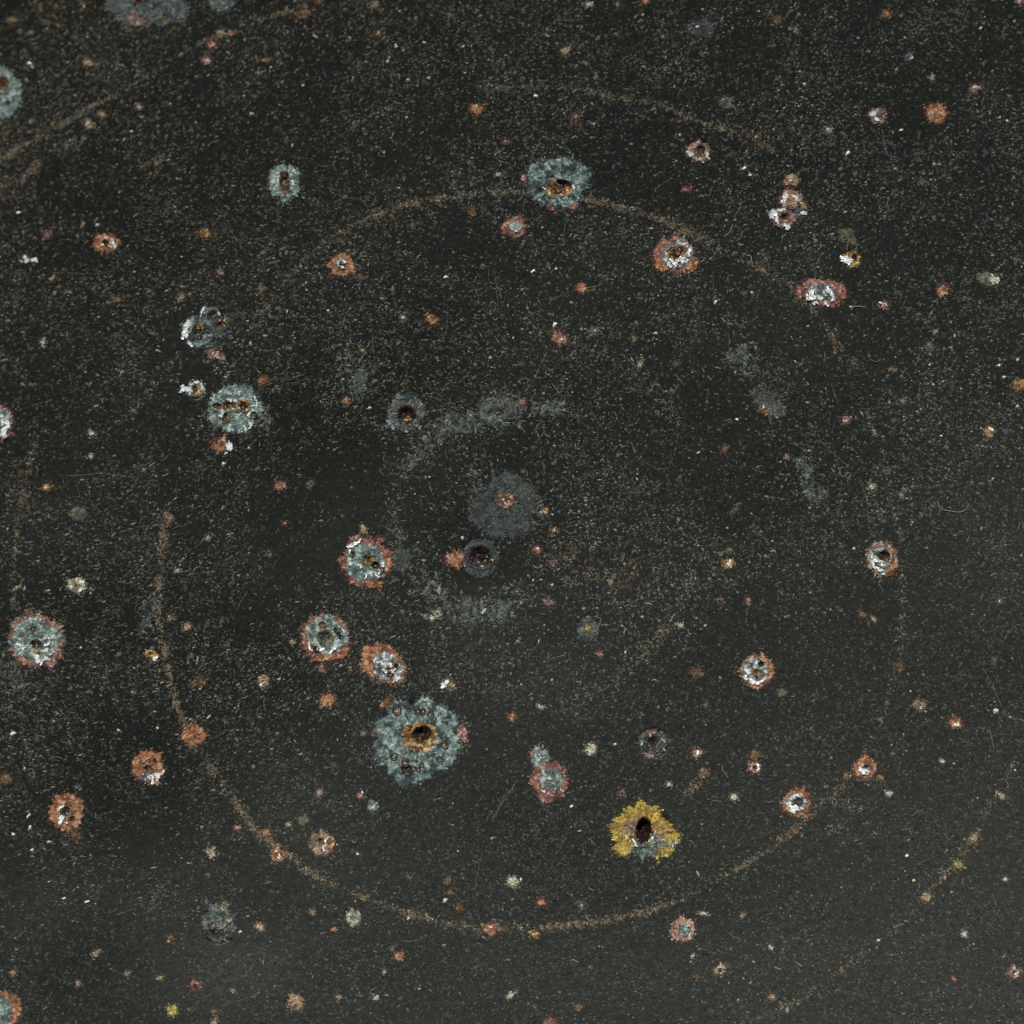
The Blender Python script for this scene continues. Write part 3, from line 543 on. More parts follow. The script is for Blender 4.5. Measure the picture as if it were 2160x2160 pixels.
chip(463, 1944, 36, 44, 8, 'gray', 'greenish grey blackened crust with pale cracked ridges', 'the greenish blackened crust', spots=[(-12, -20, 17, 14, -20, 'moss'), (10, -28, 14, 14, 0, 'olive'), (19, -6, 10, 11, 0, 'moss'), (4, 8, 15, 9, -30, 'olive'), (-2, -8, 12, 8, 20, 'moss'), (-6, 28, 26, 15, 10, 'grayd')],
     pits=[(-6, 27, 20, 15, 10, 5, 'grayd', 'dark')],
     flakes=[(17, -3, 4.5, 1.4, 20, 2, 'cream'), (10, 8, 4.5, 2.4, 140, 2, 'tan'), (15, 28, 2.8, 4, 100, 2, 'tan'), (-2, 42, 2.8, 5, 20, 2, 'tan'), (8, 20, 2.8, 4, 150, 2, 'olive'), (-14, 36, 2.6, 4, 60, 2, 'tan'), (-6, 22, 2.6, 4, 30, 2, 'olive'), (-25, 20, 2.2, 5, 90, 2, 'olive'), (7, -27, 4, 1.6, 60, 2, 'cream'), (0, 13, 3.4, 4, 150, 2, 'tan'), (-18, 30, 2.4, 4, 130, 2, 'olive'), (17, 16, 2.6, 4, 80, 2, 'tan'), (-2, -6, 2.6, 3, 120, 2, 'tan'), (4, 33, 2.6, 3, 60, 2, 'olive'), (-14, 12, 2.6, 3, 160, 2, 'tan'), (12, 38, 2.4, 4, 50, 2, 'cream'), (4, -32, 3, 2, 10, 2, 'tan'), (13, -24, 3, 2, 100, 2, 'tan')], jag=.2, tooth=9, contrast=1.2, lob=.16, rel=3.2, gr=2.0)
chip(679, 1779, 27, 27, 0, 'tan', 'tan star-shaped chip with a glassy white arc', 'the tan star with a glassy arc', pits=[(-2, -5, 9, 7, 0, 6, 'brown', 'brown')], flakes=[(8, -8, 5, 2.4, 120), (5, 6, 4.5, 3.4, 120), (6, 14, 3, 2, 150), (14, -16, 4, 2, 60, 3, 'cream')], spots=[(16, 4, 10, 14, 0, 'orange')], jag=.3, tooth=6)
chip(162, 1235, 21, 17, 15, 'cream', 'cream star with a gold pinhole', 'the cream star with a gold pinhole', pits=[(-1, 1, 4, 4, 0, 4, 'gold', 'brown')], flakes=[(13, -2, 4, 3, 15), (12, -7, 4, 3, 15), (8, 10, 5, 1.4, 120)], jag=.4, tooth=7)
chip(319, 1382, 15, 11, 20, 'gold', 'gold-floored pit with a white lip in a dark dent', 'the gold-floored pit', pits=[(-1, -2, 8, 6, 10, 6, 'gold', 'gold')], flakes=[(9, 6, 6, 1.4, 130)], jag=.2)
chip(556, 1438, 14, 15, 0, 'tan', None, flakes=[(-4, 7, 4, 1.4, 100), (0, 2, 3, 1.4, 0)], jag=.25)
chip(744, 1936, 17, 18, 0, 'cream', 'small grey-white star', 'the small grey-white star', spots=[(0, -3, 9, 9, 0, 'tealb')], jag=.55, tooth=6)
chip(586, 1801, 17, 16, 0, 'orange', 'small orange star on the scored ring with a bright pit', 'the small orange star on a ring', pits=[(0, 0, 5, 5, 0, 4, 'brown', 'orange')], flakes=[(4, 2, 4, 2, 80), (-2, -6, 3, 1.6, 20), (2, 8, 3, 1.6, 40)], jag=.35, tooth=6)
chip(786, 1701, 13, 14, 0, 'teal', None, spots=[(0, 1, 6, 5, 0, 'cream')], jag=.5, tooth=6)
chip(624, 2115, 19, 17, 0, 'tan', 'tan shield-shaped chip with a gold grain', 'the tan shield-shaped chip', flakes=[(6, -2, 4.5, 1.6, 40, 3, 'gold'), (10, 2, 3, 1.6, 90, 3, 'cream')], spots=[(-8, 4, 9, 11, 0, 'pink')], jag=.3, tooth=6)
chip(464, 938, 18, 17, 0, 'orange', 'hairy orange spot with a white tooth', 'the hairy orange spot with a white tooth', flakes=[(19, 4, 9, 1.1, 90), (20, -4, 4, 1.4, 60)], beads=[(3, -3, 3.5, 'dark', 'dark'), (-7, -6, 2.6, 'brown', 'brown')], jag=.5, tooth=10)
chip(409, 1551, 24, 24, 0, 'orange', 'plain fuzzy orange disc on the scored ring', 'the plain orange disc on a ring', jag=.28, tooth=10, gran=1.6)
chip(1852, 245, 20, 19, 0, 'mauve', 'brown blister with two white glints', 'the brown blister with white glints', flakes=[(-11, -3, 6.5, 1.2, 0), (-3, 6, 5.5, 1.5, 30), (-6, 14, 4, 1.6, 10, 3, 'tan')], jag=.15)
chip(1975, 240, 22, 21, 0, 'orange', 'round orange blister with a pale side', 'the round orange blister', flakes=[(-11, 4, 5, 1.6, 100, 3, 'cream'), (-9, -2, 3.5, 1.6, 30, 3, 'cream')], jag=.2, gran=1.7)
chip(1670, 380, 19, 13, 0, 'tan', 'small brown dome with glints above the pinkish scales', None, flakes=[(-9, -5, 3, 1.3, 20), (-2, 1, 3.4, 1.3, 20)], jag=.1, spots=[(-8, 5, 9, 6, 0, 'orange')])
chip(2084, 588, 28, 15, 12, 'olive', 'greyish wedge-shaped crumbly patch', 'the greyish wedge', flakes=[(20, 0, 4, 1.5, 60), (8, -8, 2.5, 1.4, 0), (12, 8, 4, 1.6, 60, 3, 'tan')], jag=.25, spots=[(12, 4, 12, 9, 10, 'cream')])
chip(945, 1442, 19, 17, 0, 'gray', 'white scale and gold crumb in a grey smudge', 'the white scale with a gold crumb', flakes=[(-7, 0, 7.5, 1.5, 140), (-2, -6, 3.5, 1.4, 0), (10, 2, 5.5, 1.6, 30, 3, 'gold'), (15, 8, 4, 1.4, 60, 3, 'tan')], jag=.3, contrast=.8, off=.8)
chip(54, 545, 13, 11, 0, 'gray', 'pair of bright white scales in a grey smudge', 'the pair of bright white scales', flakes=[(0, 0, 6, 1.6, 80), (20, 2, 6.5, 1.2, 0), (-8, 6, 3.5, 1.6, 30), (6, 3, 4, 1.5, 60)], jag=.3)
# -- the punched hole
def yellow_hole(U, V, rho, C, sd):
    du, dv = U - 1358, V - 1754
    ang = np.degrees(np.arctan2(dv, du))                                  # 0 = +u, 90 = +v
    wob = 26 * (fbm(U / 16, V / 16, sd + 2, 3) - .5)
    g = sstep(12, 24, ang + wob) * (1 - sstep(118, 132, ang + wob))       # the bared grey sector
    g = g * (1 - sstep(.80, .88, rho + .3 * (fbm(U / 9, V / 9, sd + 4, 2) - .5)) * (ang < 70))
    q = rho + .28 * (fbm(U / 12, V / 12, sd + 6, 3) - .5)
    mv = (1 - sstep(.52, .70, q)) * (1 - sstep(.3, .7, np.exp(-((ang + 62) / 45) ** 2)))
    og = np.exp(-((ang + 50) / 35) ** 2) * (1 - sstep(.42, .8, q))
    mix = lambda a, b, t: a * (1 - t)[:, None] + b * t[:, None]
    C = mix(C, paint('mauve', U, V, sd + 1), np.clip(mv, 0, 1))
    C = mix(C, paint('gold', U, V, sd + 7) * np.array([1.15, .85, .4]), np.clip(og, 0, 1))
    C = mix(C, paint('teal', U, V, sd + 8) * .8, np.clip(g, 0, 1))
    return C
chip(1358, 1754, 72, 58, -8, 'yellow', 'chip with ragged yellow paint round a dark upright hole', 'the yellow-rimmed hole', extra=yellow_hole,
     pits=[(0, -2, 18, 29, 4, 34, 'dark', 'dark')], flakes=[(-22, 18, 4.5, 1.6, 60), (-16, 26, 4, 1.8, 60), (22, 4, 4.5, 2, 110, 3, 'cream'), (18, 14, 4, 1.6, 100), (-22, 8, 3.5, 2, 30, 3, 'pink'), (42, 16, 2.2, 1.3, 0)],
     jag=.16, lob=.05, tooth=12, gran=1.5, gr=1.8, rel=2.4, outline=[(5, -70), (13, -59), (37, -48), (46, -39), (42, -28), (47, -15), (61, -5), (63, 5), (80, 18), (72, 28), (63, 40), (57, 47), (40, 47), (29, 54), (20, 67), (14, 54), (-2, 50), (-10, 61), (-21, 50), (-34, 42), (-54, 49), (-64, 32), (-78, 29), (-67, 22), (-57, 17), (-70, 2), (-72, -13), (-66, -28), (-55, -40), (-40, -44), (-26, -58), (-10, -60)], spots=[(48, 44, 15, 10, -40, 'yellow'), (62, 22, 12, 7, 0, 'cream'), (-44, 40, 16, 10, 20, 'yellow'), (44, -6, 18, 9, 20, 'gold')])

# -- small rust blooms and chips : u, v, r, pigment, glints, aspect, angle, hole
for a in [
 (445, 94, 10, 'orange'), (465, 72, 11, 'tan'), (488, 70, 8, 'orange', 0, 2.0, -20), (435, 129, 10, 'pink', 1), (188, 133, 9, 'tan', 0, 1.5, 20), (66, 138, 10, 'gray', 2),
 (188, 263, 12, 'tan', 1), (214, 242, 8, 'tan'), (67, 255, 7, 'tan', 1), (294, 225, 7, 'pink', 1), (432, 493, 13, 'gold'), (100, 496, 9, 'pink'), (63, 70, 8, 'mauve', 0, 1.6, 10), (28, 42, 7, 'tan', 0, 2),
 (1005, 229, 14, 'orange', 1), (1068, 300, 8, 'mauve'), (995, 449, 8, 'brown'), (560, 127, 8, 'tan', 0, 1.8), (798, 70, 6, 'orange'), (665, 426, 10, 'gray', 0, 1.3, 0, 1), (1050, 368, 5, 'cream'), (640, 30, 14, 'brown', 0, 2, -20), (790, 10, 7, 'tan'), (670, 5, 9, 'brown'),
 (1532, 220, 16, 'gray'), (1525, 211, 7, 'mauve'), (1484, 60, 26, 'grayd'), (1463, 60, 16, 'gray'), (1212, 245, 8, 'red'), (1195, 106, 10, 'tan', 0, 1.9, -30), (1450, 400, 9, 'red', 0, 1.4, 10), (1242, 9, 7, 'cream', 0, 1.4), (1360, 2, 8, 'orange'), (1303, 8, 5, 'tan'),
 (2056, 187, 11, 'pink', 1, 1.5, -30), (1748, 275, 8, 'cream', 1), (1868, 30, 10, 'orange'), (1919, 119, 11, 'gray', 1), (2151, 3, 8, 'pink', 1), (1787, 497, 21, 'olive', 0, 1.4, 30), (1945, 384, 10, 'gray'), (1607, 304, 10, 'brown'), (1966, 164, 6, 'cream'), (1679, 64, 7, 'tan'), (1640, 42, 12, 'brown'), (2018, 25, 7, 'brown'),
 (449, 746, 13, 'pink', 1), (468, 754, 7, 'tan'), (98, 1027, 10, 'gold', 1), (555, 801, 12, 'orange'), (164, 1085, 20, 'olive', 0, 1.1), (551, 608, 7, 'tan', 0, 1.5), (193, 914, 7, 'cream'), (191, 962, 5, 'cream'), (357, 1092, 6, 'pink', 0, 1.7), (383, 627, 8, 'tan', 0, 1.5, 110), (91, 722, 6, 'cream'), (465, 573, 9, 'mauve'), (303, 991, 5, 'tan', 0, 2, 70), (112, 585, 7, 'tan', 0, 2, -60), (245, 630, 6, 'tan'),
 (911, 673, 13, 'orange', 0, 1.3, 30), (730, 846, 8, 'orange'), (592, 1025, 13, 'red'), (656, 1021, 11, 'olive'), (850, 678, 6, 'gray'), (608, 734, 7, 'gray', 0, 1.6), (1000, 1036, 7, 'brown', 0, 2), (760, 585, 7, 'mauve'), (850, 670, 5, 'cream'), (765, 740, 6, 'tan'),
 (1225, 608, 13, 'orange'), (1180, 712, 17, 'red', 1, 1.3, 25), (1255, 697, 11, 'olive', 1, 1.3, 0, 1), (1613, 861, 12, 'gold', 1, 1.3, 0, 1), (1616, 838, 24, 'grayd', 0, 1.4, -20), (1102, 849, 8, 'red'), (1424, 768, 9, 'olive', 0, 1.2, -40), (1338, 714, 8, 'olive'), (1528, 947, 9, 'brown'), (1547, 1078, 9, 'brown', 0, 2, -50), (1150, 1079, 7, 'gold', 1), (1350, 767, 8, 'cream', 0, 2, -50),
 (1864, 644, 12, 'red', 2), (1990, 614, 13, 'orange', 1), (2086, 909, 13, 'gold', 1), (1785, 885, 10, 'pink', 1), (1754, 712, 12, 'brown', 0, 2.2, 60), (1962, 731, 13, 'gray'), (1839, 1027, 8, 'cream'), (1902, 1044, 7, 'tan'), (1845, 912, 6, 'tan', 0, 2, 60), (1975, 698, 6, 'tan', 0, 2, -50), (1906, 846, 9, 'olive', 0, 1.6, 60), (2150, 812, 14, 'gold', 0, 1.6, -30), (1882, 780, 8, 'tan'), (1800, 764, 9, 'olive'), (1660, 965, 7, 'mauve'),
 (396, 1322, 9, 'pink', 1), (420, 1437, 15, 'brown'), (360, 1303, 9, 'mauve'), (374, 1204, 5, 'cream', 1), (439, 1135, 6, 'tan'), (35, 1399, 9, 'olive'), (281, 1460, 8, 'gray', 1), (470, 1308, 6, 'gray'), (268, 1266, 7, 'gray'),
 (692, 1477, 17, 'orange'), (923, 1294, 9, 'cream', 0, 1, 0, 1), (897, 1299, 4, 'cream'), (911, 1304, 5, 'cream'), (766, 1117, 10, 'tan', 0, 1.4, 80), (765, 1547, 9, 'olive'), (1079, 1512, 8, 'orange'), (679, 1411, 9, 'mauve'), (566, 1167, 9, 'gray'), (617, 1354, 6, 'cream'), (630, 1245, 5, 'gray'), (600, 1104, 4, 'orange', 0, 1.6), (705, 1615, 6, 'brown'),
 (1535, 1188, 14, 'gold', 2), (1538, 1161, 8, 'olive'), (1135, 1160, 11, 'red', 1, 1.4, 10), (1165, 1187, 9, 'mauve'), (1157, 1270, 11, 'mauve'), (1265, 1379, 8, 'red', 0, 1.5, 80), (1518, 1267, 9, 'tan', 0, 1.2, 0, 1), (1577, 1270, 7, 'red', 0, 1.5, 80), (1248, 1580, 13, 'cream'), (1470, 1589, 11, 'pink', 1), (1593, 1594, 14, 'brown'), (1592, 1619, 15, 'pink', 2, 1.1, 0, 1), (1485, 1631, 16, 'brown', 0, 1.3, -30), (1167, 1118, 6, 'gold', 1), (1190, 1222, 6, 'gray', 0, 1, 0, 1), (1411, 1655, 5, 'cream'), (1490, 1487, 7, 'olive', 0, 1.5, 80), (1435, 1319, 6, 'cream'), (1139, 1490, 6, 'cream', 0, 1.5, 30), (1470, 1420, 14, 'brown', 0, 1.2),
 (1938, 1487, 14, 'tan', 1), (2015, 1524, 14, 'orange', 1), (2109, 1267, 6, 'pink', 1), (1820, 1296, 9, 'brown', 0, 1.5, 30), (1843, 1305, 6, 'cream', 0, 1.5, 30), (1987, 1605, 5, 'cream'), (1898, 1407, 10, 'brown', 0, 1.5, 90), (1650, 1462, 12, 'olive', 0, 1.4, -30), (2095, 1397, 8, 'olive'), (1873, 1484, 7, 'olive', 0, 1.6, -40),
 (160, 1764, 13, 'brown'), (445, 1800, 11, 'cream', 0, 1.2, 60), (361, 1980, 8, 'tan', 0, 1, 0, 1), (413, 2080, 14, 'red', 0, 1, 0, 1), (362, 2131, 14, 'mustard', 0, 1.3, 70), (12, 1643, 14, 'brown'), (28, 2051, 7, 'tan'), (268, 2055, 6, 'tan'), (338, 2062, 7, 'tan'), (451, 2133, 6, 'tan'), (451, 2158, 9, 'tan'), (203, 2012, 9, 'tan', 0, 1.6, -30), (491, 2090, 5, 'cream'), (165, 1660, 7, 'gray'), (165, 2075, 7, 'mauve'), (398, 2128, 5, 'olive'), (501, 1746, 6, 'pink'), (195, 1868, 5, 'gray'),
 (640, 1731, 13, 'olive'), (607, 1739, 6, 'cream'), (759, 1678, 6, 'pink'), (1034, 1960, 15, 'orange', 1), (842, 2016, 11, 'orange'), (1082, 1860, 14, 'cream', 0, 1.4, 20), (968, 1917, 9, 'brown', 0, 1.5, 80), (811, 2050, 4, 'cream'), (714, 2103, 6, 'tan'), (760, 2100, 7, 'olive'), (793, 2105, 5, 'cream'), (562, 1757, 10, 'orange'), (704, 1960, 6, 'orange'), (660, 1924, 6, 'tan'), (945, 1857, 10, 'brown'), (950, 1882, 8, 'brown'), (863, 1850, 6, 'olive', 0, 2, 50), (704, 1614, 6, 'brown'), (675, 1672, 9, 'mauve'), (825, 2001, 7, 'gray'), (615, 2100, 4, 'tan'), (1076, 2100, 8, 'cream', 0, 2, -40), (548, 1955, 9, 'tan'),
 (1519, 2046, 14, 'tan', 0, 1.3, -20, 1), (1142, 1903, 10, 'orange'), (1126, 1970, 11, 'gold', 2), (1158, 2158, 15, 'red'), (1312, 1674, 8, 'pink', 0, 1, 0, 1), (1548, 1681, 8, 'cream', 1), (1136, 1880, 7, 'olive'), (1566, 1932, 6, 'tan'), (1461, 2016, 4, 'cream'), (1219, 2125, 11, 'brown'), (1468, 2062, 9, 'brown', 0, 1.4, -30), (1484, 1927, 6, 'cream', 0, 2, 10), (1245, 2040, 4, 'olive'), (1225, 1910, 6, 'tan'), (1628, 2103, 8, 'tan'), (1625, 1998, 6, 'cream', 0, 1.5, 60),
 (2139, 2051, 14, 'pink', 1, 1, 0, 1), (2022, 1825, 11, 'mustard', 0, 1.4, 20), (1874, 1674, 6, 'cream'), (1735, 1688, 8, 'olive'), (2052, 1768, 12, 'tan'), (1954, 1893, 12, 'tan'), (1629, 2105, 9, 'tan'), (2112, 1678, 7, 'cream', 0, 1.8, 30), (1785, 1638, 9, 'brown', 0, 1.6, 70), (1858, 1640, 10, 'brown'), (2034, 1971, 6, 'cream'), (1943, 1940, 5, 'olive'), (2120, 1855, 5, 'cream'), (2011, 2064, 5, 'orange', 0, 1.6, 70), (1700, 1722, 6, 'orange')]:
    spot(*a)

# ------------------------------------------------------------------ build the sheet of black-painted metal
g0, g1, st = -560, 2720, 5
gx = np.arange(g0, g1 + 1, st).astype(float); n = len(gx)
GU, GV = np.meshgrid(gx, gx); GU, GV = GU.ravel(), GV.ravel()
H = 0.35 * (fbm(GU / 9, GV / 9, 77, 3) - .5) * 2
for c in CARVE:
    m = max(c[2], c[3]) * 1.3 + 6
    i = np.where((np.abs(GU - c[0]) < m) & (np.abs(GV - c[1]) < m))[0]
    d = local(GU[i], GV[i], c)
    H[i] = np.minimum(H[i], -c[5] * (1 - sstep(.8, 1.12, d)))
P = W(GU, GV, H)
idx = np.arange(n * n).reshape(n, n)
a, b_, c_, d_ = idx[:-1, :-1].ravel(), idx[:-1, 1:].ravel(), idx[1:, 1:].ravel(), idx[1:, :-1].ravel()
F = np.stack([a, d_, c_, b_], 1)
ed = np.concatenate([idx[0, :], idx[1:, -1], idx[-1, -2::-1], idx[-2:0:-1, 0]])     # rim, turned down to give the sheet its thickness
low = P[ed].copy(); low[:, 2] = P[:, 2].min() - 0.004
k = np.arange(len(ed)); k1 = (k + 1) % len(ed); o0 = n * n
F = np.concatenate([F, np.stack([ed[k], ed[k1], o0 + k1, o0 + k], 1)])
plate = mk('metal_plate', np.concatenate([P, low]), F, M_black, smooth=True,
           label='black painted metal plate pitted with rusty chips and scored with faint rings', cat='metal plate')
for f in CHIPS: f(plate)
# ------------------------------------------------------------------ rings scored into the paint, grey rubs, scratches
def poly(pts, step=2.0):
    p = np.array([q[:2] for q in pts], float)
    wgt = np.array([q[2] if len(q) > 2 else 1.0 for q in pts])
    t = np.arange(len(p)); tt = np.linspace(0, len(p) - 1, len(p) * 16)
    def cr(vals):                                   # Catmull-Rom through the surveyed points
        i = np.clip(np.floor(tt).astype(int), 0, len(p) - 2); f = tt - i
        g = lambda j: vals[np.clip(j, 0, len(p) - 1)]
        a0, a1, a2, a3 = g(i - 1), g(i), g(i + 1), g(i + 2)
        return .5 * (2 * a1 + (a2 - a0) * f + (2 * a0 - 5 * a1 + 4 * a2 - a3) * f ** 2 + (3 * a1 - a0 - 3 * a2 + a3) * f ** 3)
    x, y, w_ = cr(p[:, 0]), cr(p[:, 1]), np.interp(tt, t, wgt)
    s = np.concatenate([[0], np.cumsum(np.hypot(np.diff(x), np.diff(y)))])
    q = np.arange(0, s[-1], step)
    return np.interp(q, s, x), np.interp(q, s, y), np.interp(q, s, w_)
TAN = np.array([(.150, .118, .076), (.12, .093, .06), (.20, .162, .112), (.10, .076, .048), (.16, .118, .078), (.13, .108, .076)])
GRY = np.array([(.112, .119, .107), (.148, .152, .132), (.083, .09, .084), (.188, .187, .158), (.118, .127, .118)])
RUB = np.array([(.065, .073, .064), (.087, .096, .083), (.055, .061, .054), (.126, .134, .114), (.075, .082, .071)])
UMB = np.array([(.085, .066, .042), (.06, .047, .03), (.11, .086, .056), (.05, .037, .024)])
def clear_of_chips(u, v, f=1.2):
    ok = np.ones(len(u), bool)
    for c in CARVE:
        if c[2] > 7: 
            i = np.where(ok & (np.abs(u - c[0]) < 1.7 * c[2] + 4) & (np.abs(v - c[1]) < 1.7 * c[3] + 4))[0]
            ok[i] &= local(u[i], v[i], c) > f
    return ok
def band(name, pts, sig, dens, pal, label, rng, big=1.0, worm=.3, clump=0.0):
    x, y, w_ = poly(pts)
    gap = .45 + 1.2 * sstep(.36, .66, fbm(x / 34, y / 34, 61, 3))
    lam = np.clip(dens * w_ * gap, 0, 30) * 2.0
    cnt = rng.poisson(lam)
    i = np.repeat(np.arange(len(x)), cnt); m = len(i)
    u = x[i] + rng.normal(0, sig, m) + rng.normal(0, 1.5, m); v = y[i] + rng.normal(0, sig, m)
    ok = clear_of_chips(u, v)
    if clump: ok &= rng.random(m) > clump * sstep(.54, .40, .65 * fbm(u / 15, v / 15, 71, 3) + .35 * vn(u / 6, v / 6, 73))
    u, v, i = u[ok], v[ok], i[ok]; m = len(u)
    col = pal[rng.integers(0, len(pal), m)] * rng.lognormal(0, .38, m)[:, None]
    r = np.clip(rng.lognormal(math.log(1.25 * big), .45, m), .5, 5 * big)
    bag = Bag(); isw = rng.random(m) < worm
    k = ~isw
    bag.add(*lumps(u[k], v[k], r[k], rng.uniform(1, 2.4, k.sum()), rng.uniform(0, 6.28, k.sum()), r[k] * .3 + .35, col[k], .15, 5, rng))
    k = isw; z = k.sum()
    if z: bag.add(*worms(u[k], v[k], rng.uniform(5, 13, z) * big, rng.uniform(1, 1.9, z), rng.uniform(0, 6.28, z), rng.normal(0, 1.6, z), col[k], .3, 4, rng))
    V_, F_, C_ = bag.out()
    mk(name, V_, F_, M_dust, C_, plate, label=label)
R2 = np.random.default_rng(21)
RB = [(738,481,.75),(830,440,1),(930,418,1),(1096,405,.8),(1260,425,.9),(1345,448,1),(1409,470,.9),(1500,515,.8),(1580,555,.9),(1666,604,.7),(1720,660,.55),(1760,720,.5),(1800,800,.15),(1850,930,.2),(1890,1090,.2),(1905,1230,.2),(1890,1400,.2),(1850,1530,.25),(1790,1640,.35),(1720,1715,.3),(1640,1777,.7),(1587,1814,.7),(1471,1878,.4),(1396,1913,.8),(1300,1938,.8),(1236,1948,1),(1126,1958,.6),(1091,1957,.6),(1018,1960,.9),(917,1942,1.1),(830,1916,1.2),(743,1884,1.2),(656,1841,1.2),(586,1786,1.2),(540,1751,1.2),(493,1687,1.2),(435,1605,1.2),(409,1565,1),(386,1524,1.1),(360,1431,1.1),(345,1361,1),(333,1277,1.1),(336,1205,1),(348,1109,.9),(360,1060,.4),(400,960,.1),(470,800,.1),(560,650,.15),(650,540,.3),(738,481,.7)]
band('scored_ring', RB, 4.0, 1.75, TAN * 1.1, 'brown scored ring that runs right round the middle of the plate', R2, clump=.75)
band('ring_smear', RB, 8.0, .8, UMB, None, R2, 1.5, worm=.1, clump=.6)
RC = [[(75,930,.4),(50,1040,.7),(34,1140,1.1),(30,1230,1.2),(32,1300,1),(45,1450,.8),(50,1530,.6),(75,1650,.4)],
      [(700,290,.1),(850,215,.15),(1000,190,.4),(1118,182,.7),(1210,188,.7),(1300,205,.8),(1390,222,.9),(1453,248,.6),(1500,265,.6),(1556,280,.7),(1610,305,.7),(1666,340,.5),(1760,400,.2)],
      [(2160,1560,.4),(2122,1640,.5),(2076,1722,.8),(2041,1786,.9),(1963,1878,.9),(1913,1936,.6),(1832,2006,.6),(1760,2055,.55),(1687,2107,.8),(1638,2131,.8),(1560,2165,.4)]]
for r_ in RC:
    band('scored_ring', r_, 3.0, 1.2, TAN, 'faint broken arc of the outer scored ring', R2, clump=.75)
    band('ring_smear', r_, 10, .4, UMB, None, R2, 1.6, worm=.1)
for r_, s_, d_ in [([(0,338,1.3),(60,300,1),(110,275,1),(188,229,1),(240,200,.4),(330,150,.2),(425,90,.4),(490,70,.7),(560,40,.6),(650,10,.4)], 3.2, .9),
                   ([(-10,396,.9),(50,375,.8),(100,330,.7),(150,300,.6),(180,285,.4)], 6, .9), ([(250,890,.2),(284,859,.7),(310,830,.5),(386,743,.3)], 7, .6),
                   ([(1465,1170,.3),(1454,1225,.8),(1430,1290,.4),(1393,1338,1.1),(1360,1380,1.1),(1326,1408,.6),(1290,1440,.3),(1230,1470,.4),(1150,1480,.3)], 8, .7),
                   ([(1130,90,.3),(1200,100,.4),(1312,122,.6),(1380,135,.5),(1442,154,.4),(1500,180,.2)], 7, .4), ([(1440,1680,.5),(1454,1667,.9),(1495,1629,1)], 6, .8),
                   ([(1745,1667,.5),(1775,1690,.5),(1803,1713,.6),(1735,1760,.3)], 9, .5), ([(1170,460,.2),(1290,420,.1)], 6, .3), ([(300,355,.5),(345,330,.8),(370,315,.4)], 5, .7), ([(250,1890,.5),(290,1905,.8),(330,1890,1),(345,1872,.8)], 7, .6)]:
    band('scored_arc', r_, s_, d_ * 1.6, TAN, None, R2)
for r_, s_, d_, p_ in [([(859,985,.6),(838,1040,.45),(836,1110,.45),(855,1170,.6),(888,1215,.7)], 14, 1.1, RUB), ([(859,985),(885,950),(908,928),(935,905),(960,891)], 14, 2.6, RUB), ([(960,891,1.2),(1000,880,1.2),(1033,873,1.3),(1070,856,1.2),(1095,866,.9),(1125,868,.5)], 17, 3.4, RUB), ([(1140,866,.7),(1167,862,.9),(1200,850,.5)], 12, 1.8, RUB),
                   ([(888,1215,.7),(917,1254,1),(960,1277,1),(1000,1290,1),(1033,1289,1),(1091,1266,.8),(1130,1240,.5)], 19, 2.9, RUB), ([(750,820,1),(765,800,1),(745,780,.6),(740,750,.5),(725,735,.4)], 17, 3.4, RUB), ([(1545,745,.8),(1561,755,1),(1580,765,.8)], 15, 2.4, RUB), ([(1600,830,.8),(1625,850,1),(1640,870,.8)], 11, 2.6, RUB),
                   ([(1380,815,.7),(1400,835,.8),(1422,873,1),(1430,890,.6)], 18, 1.8, RUB), ([(1690,965,.6),(1705,1000,1),(1713,1030,1),(1725,1050,.6)], 11, 2.6, RUB), ([(1200,1170,.5),(1254,1190,.7),(1290,1180,.5)], 40, 2.4, UMB * 1.15), ([(540,870,.8),(570,885,.7)], 12, 1.6, RUB),
                   ([(1060,1000,.3),(1120,1040,.5),(1135,1090,.5),(1090,1125,.5),(1020,1115,.4),(1000,1050,.4),(1030,1000,.4),(1065,992,.4)], 8, 1.0, RUB * .72), ([(1300,1150,.4),(1340,1190,.6),(1330,1230,.5),(1270,1240,.4)], 26, 1.5, UMB * 1.15), ([(1180,1210,.4),(1230,1260,.4)], 20, .8, UMB), ([(340,1230,.4),(320,1260,.6),(305,1330,.6),(315,1350,.6)], 10, .9, RUB), ([(20,1380,.7),(0,1460,.6),(15,1500,.5)], 22, 1.6, RUB), ([(990,190,.5),(1020,180,.8),(1075,170,.9),(1070,150,.5)], 12, .8, RUB), ([(1410,1225,.6),(1400,1250,.6)], 14, .9, RUB), ([(700,800,.3),(690,860,.4),(640,900,.4)], 30, 1.0, GRY * .6), ([(990,965,.5),(1020,980,.4)], 20, .6, GRY * .7), ([(80,430,.5),(95,440,.6)], 10, .8, RUB), ([(1000,1000,.4),(1130,1000,.5),(1150,1060,.4)], 16, .7, RUB)]:
    band('grey_rub', r_, s_, d_ * 2.6, p_ * 1.15, None, R2, 1.45, worm=.5, clump=.94)

